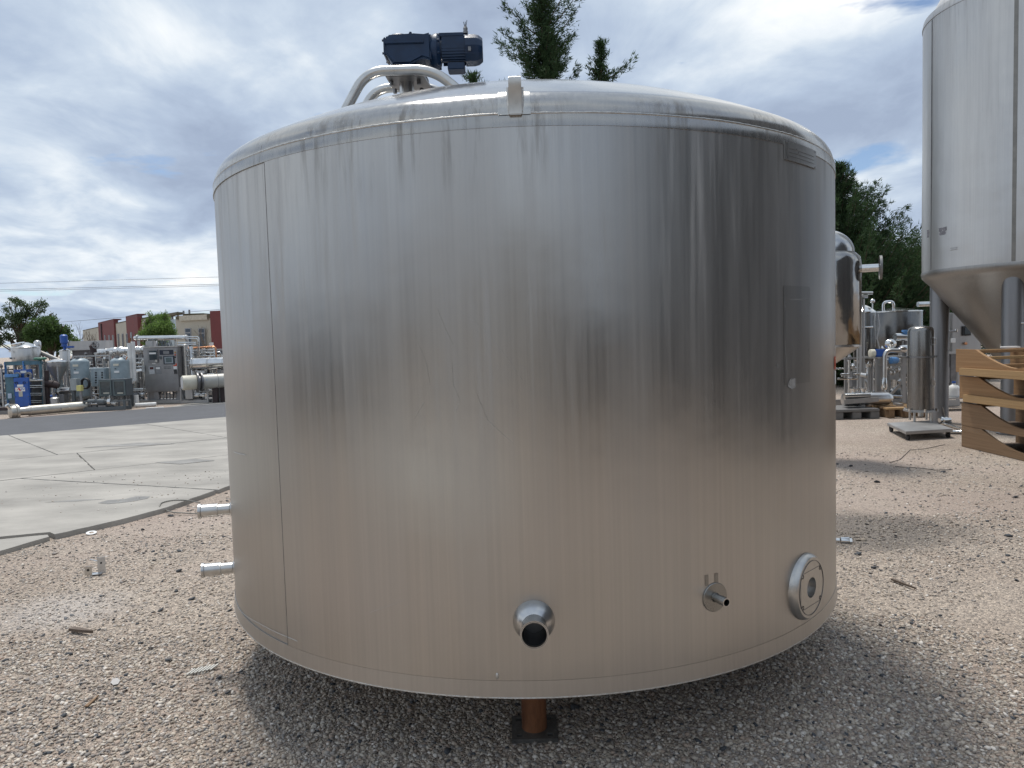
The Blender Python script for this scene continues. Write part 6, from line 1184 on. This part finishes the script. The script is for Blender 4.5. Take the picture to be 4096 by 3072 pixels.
wp_ = [(800, 2010), (740, 2000), (690, 2000), (645, 2010), (637, 2025), (655, 2038), (690, 2050), (740, 2052), (800, 2056)]
tag(MB().tube(rounded([G(x, y, .055 if y < 2030 else .02) for x, y in wp_], .2, 4), .006, 6).build('wire_loop', mat('old_wire', (.22, .21, .19), .6, .5)), 'loop of grey wire lying over the concrete edge', 'wire')
def chip(px0, py0, px1, py1, w, h, m_, nm, lab, cat):
    A, B = gz_(px0, py0), gz_(px1, py1); A.z = B.z = h / 2 + .006; d = (B - A).normalized(); n_ = d.cross(Vector((0, 0, 1)))
    tag(MB().prism([A + n_ * w, A.lerp(B, .6) + n_ * w * .8, B + n_ * w * .2, B - n_ * w * .15, A.lerp(B, .4) - n_ * w * .9, A - n_ * w], (0, 0, h)).build(nm, m_, None, False), lab, cat)
chip(285, 2530, 372, 2542, .016, .016, wood_g, 'wood_chip', 'dark splinter of wood lying on gravel at lower left', 'wood chip')
chip(3568, 2326, 3664, 2364, .010, .01, wood_g, 'stick', 'thin pale stick lying on gravel right of tank', 'stick')
chip(345, 2835, 395, 2790, .008, .005, wood_b, 'dry_leaf', 'dry yellow leaf on gravel at lower left', 'leaf')
A = gz_(795, 2700); cs = thing('corrugated_scrap', 'small pale corrugated scrap on gravel left of the tank', 'scrap', tuple(A)); sm = mat('scrap_plastic', (.55, .54, .50), .6)
for k in range(7): MB().bar(A + Vector((-.05 + k * .016, -.02 + k * .008, .012)), A + Vector((-.03 + k * .016, .03 + k * .008, .018)), .009, .006).build('rib', sm, cs, False)
A = gz_(463, 2752); tag(MB().lathe(A + Vector((0, 0, .02)), (.3, -.5, .9), [(0, .012), (.008, .012), (.008, .02), (.02, .02)], 6).build('bolt_head', steel_dark, None, False), 'dark bolt head sticking out of gravel at lower left', 'bolt')
tag(MB().prism([gz_(3985, 1800), gz_(4040, 1802), gz_(4030, 1812), gz_(3975, 1808)], (0, 0, .012)).build('paper_scrap', paper, None, False), 'white paper scrap on gravel in front of the cradles', 'scrap')
for pts, lab in (([(3560, 1850), (3600, 1838), (3640, 1800), (3700, 1795), (3780, 1778)], 'dark crooked wire on gravel in front of the caster cart'), ([(3580, 1866), (3680, 1872), (3740, 1880), (3810, 1878)], 'straight grey wire on gravel right of the tank')):
    tag(MB().tube([G(x, y, .006) for x, y in pts], .0035, 6).build('ground_wire', mat('dark_wire', (.08, .075, .07), .7)), lab, 'wire')

# ------------------------------------------------------------------ gravel: real stones
rg = np.random.default_rng(17)
ico = bmesh.new(); bmesh.ops.create_icosphere(ico, subdivisions=1, radius=1.0); iv = np.array([v.co[:] for v in ico.verts]); ifc = np.array([[v.index for v in f.verts] for f in ico.faces]); ico.free()
def in_pad(x, y):
    e = np.interp(y, [5.0, 5.75, 6.17, 6.67, 7.16, 7.83, 12, 18], [-4.6, -4.13, -3.98, -3.66, -3.44, -3.23, -2.6, -1.7]); return x < e + .01
def scatter(n, y0, y1, smin, smax, power=1.0):
    y = y0 + (y1 - y0) * rg.random(n) ** power; x = (rg.random(n) * 2 - 1) * (.76 * y + .25); k = ~in_pad(x, y)
    k &= ~((np.abs(x - .048) < .1) & (np.abs(y - 2.899) < .1)); pn = np.sin(x * 1.9 + 1.2 * np.sin(y * 1.3)) + np.sin(y * 2.3 + x * .8) + .8 * np.sin(x * 4.1 - y * 3.2) + .5 * np.sin(y * 6.0 + x * 5.0); k &= (pn + rg.normal(scale=.7, size=n) > -1.15) | (y < 3.0); x, y = x[k], y[k]; s = smin * (smax / smin) ** (rg.random(len(x)) ** 2.2)
    return x, y, s
sets = [scatter(53000, 2.5, 4.0, .0030, .0115), scatter(36000, 3.6, 6.2, .0038, .0115), scatter(12000, 5.6, 9.5, .006, .014), scatter(9000, 2.45, 3.7, .006, .0125), scatter(150, 2.5, 5, .012, .022), scatter(260, 3.5, 9, .013, .030)]
pe = rg.random(150); sets.append((-3.3 - 2.6 * pe ** 1.6 - .5 * rg.random(150), 8.0 + 2.2 * (rg.random(150) - .45), rg.uniform(.004, .010, 150)))
# stones thickest along the concrete edge and round the tank foot
X = np.concatenate([s[0] for s in sets]); Yv = np.concatenate([s[1] for s in sets]); S = np.concatenate([s[2] for s in sets]); n = len(X)
print('stones', n)
ax = rg.uniform(.7, 1.35, (n, 3)); ax[:, 2] *= np.where(S > .0125, .34, .55); an = rg.uniform(0, 6.283, n); tl_ = rg.normal(scale=.25, size=(n, 2))
jit = 1 + rg.uniform(-.2, .2, (n, len(iv))); base_v = iv[None] * jit[..., None] * ax[:, None, :] * S[:, None, None]
ca, sa = np.cos(an)[:, None], np.sin(an)[:, None]; vx = base_v[..., 0] * ca - base_v[..., 1] * sa; vy = base_v[..., 0] * sa + base_v[..., 1] * ca; vz = base_v[..., 2] + vx * tl_[:, :1] + vy * tl_[:, 1:]
Vg = np.stack([vx + X[:, None], vy + Yv[:, None], vz + (S * .28 + np.where(np.arange(n) >= n - 150, .046, 0))[:, None]], -1).reshape(-1, 3); Fg = (ifc[None] + (np.arange(n) * len(iv))[:, None, None]).reshape(-1, 3)
pal = np.array([(.47, .415, .35), (.56, .50, .43), (.42, .39, .36), (.34, .30, .27), (.62, .57, .50), (.48, .39, .325), (.29, .275, .265), (.74, .70, .65), (.09, .098, .11)]); pw = np.array([.16, .16, .14, .12, .13, .08, .09, .085, .035])
ci = rg.choice(len(pal), n, p=pw); ci[S > .0125] = rg.choice([8, 8, 8, 0, 2, 6], (S > .0125).sum()); col = pal[ci] * rg.uniform(.88, 1.10, (n, 1)) * np.array([1.05, 1.025, 1.0])
dp = np.hypot((X - 2.6) / .95, (Yv - 5.75) / .55); oval_dark = np.clip(1.35 - dp + rg.normal(scale=.12, size=n), 0, 1) * .62; col = col * (1 - oval_dark[:, None] * .8)  # stones darkened within the same oval patch
pwd = np.clip(1.4 - np.hypot((X + 2.85) / .35, (Yv - 4.45) / .3), 0, 1)[:, None] * .22; col = col * (1 - pwd) + np.array([.66, .65, .64]) * pwd
me = bpy.data.meshes.new('gravel'); me.vertices.add(len(Vg)); me.vertices.foreach_set('co', Vg.ravel()); nf = len(Fg); me.loops.add(nf * 3); me.loops.foreach_set('vertex_index', Fg.ravel().astype(np.int32)); me.polygons.add(nf); me.polygons.foreach_set('loop_start', np.arange(0, nf * 3, 3, dtype=np.int32)); me.polygons.foreach_set('loop_total', np.full(nf, 3, np.int32))
at_ = me.attributes.new('stone_col', 'FLOAT_COLOR', 'POINT'); at_.data.foreach_set('color', np.repeat(np.concatenate([col, np.ones((n, 1))], 1), len(iv), 0).astype(np.float32).ravel())
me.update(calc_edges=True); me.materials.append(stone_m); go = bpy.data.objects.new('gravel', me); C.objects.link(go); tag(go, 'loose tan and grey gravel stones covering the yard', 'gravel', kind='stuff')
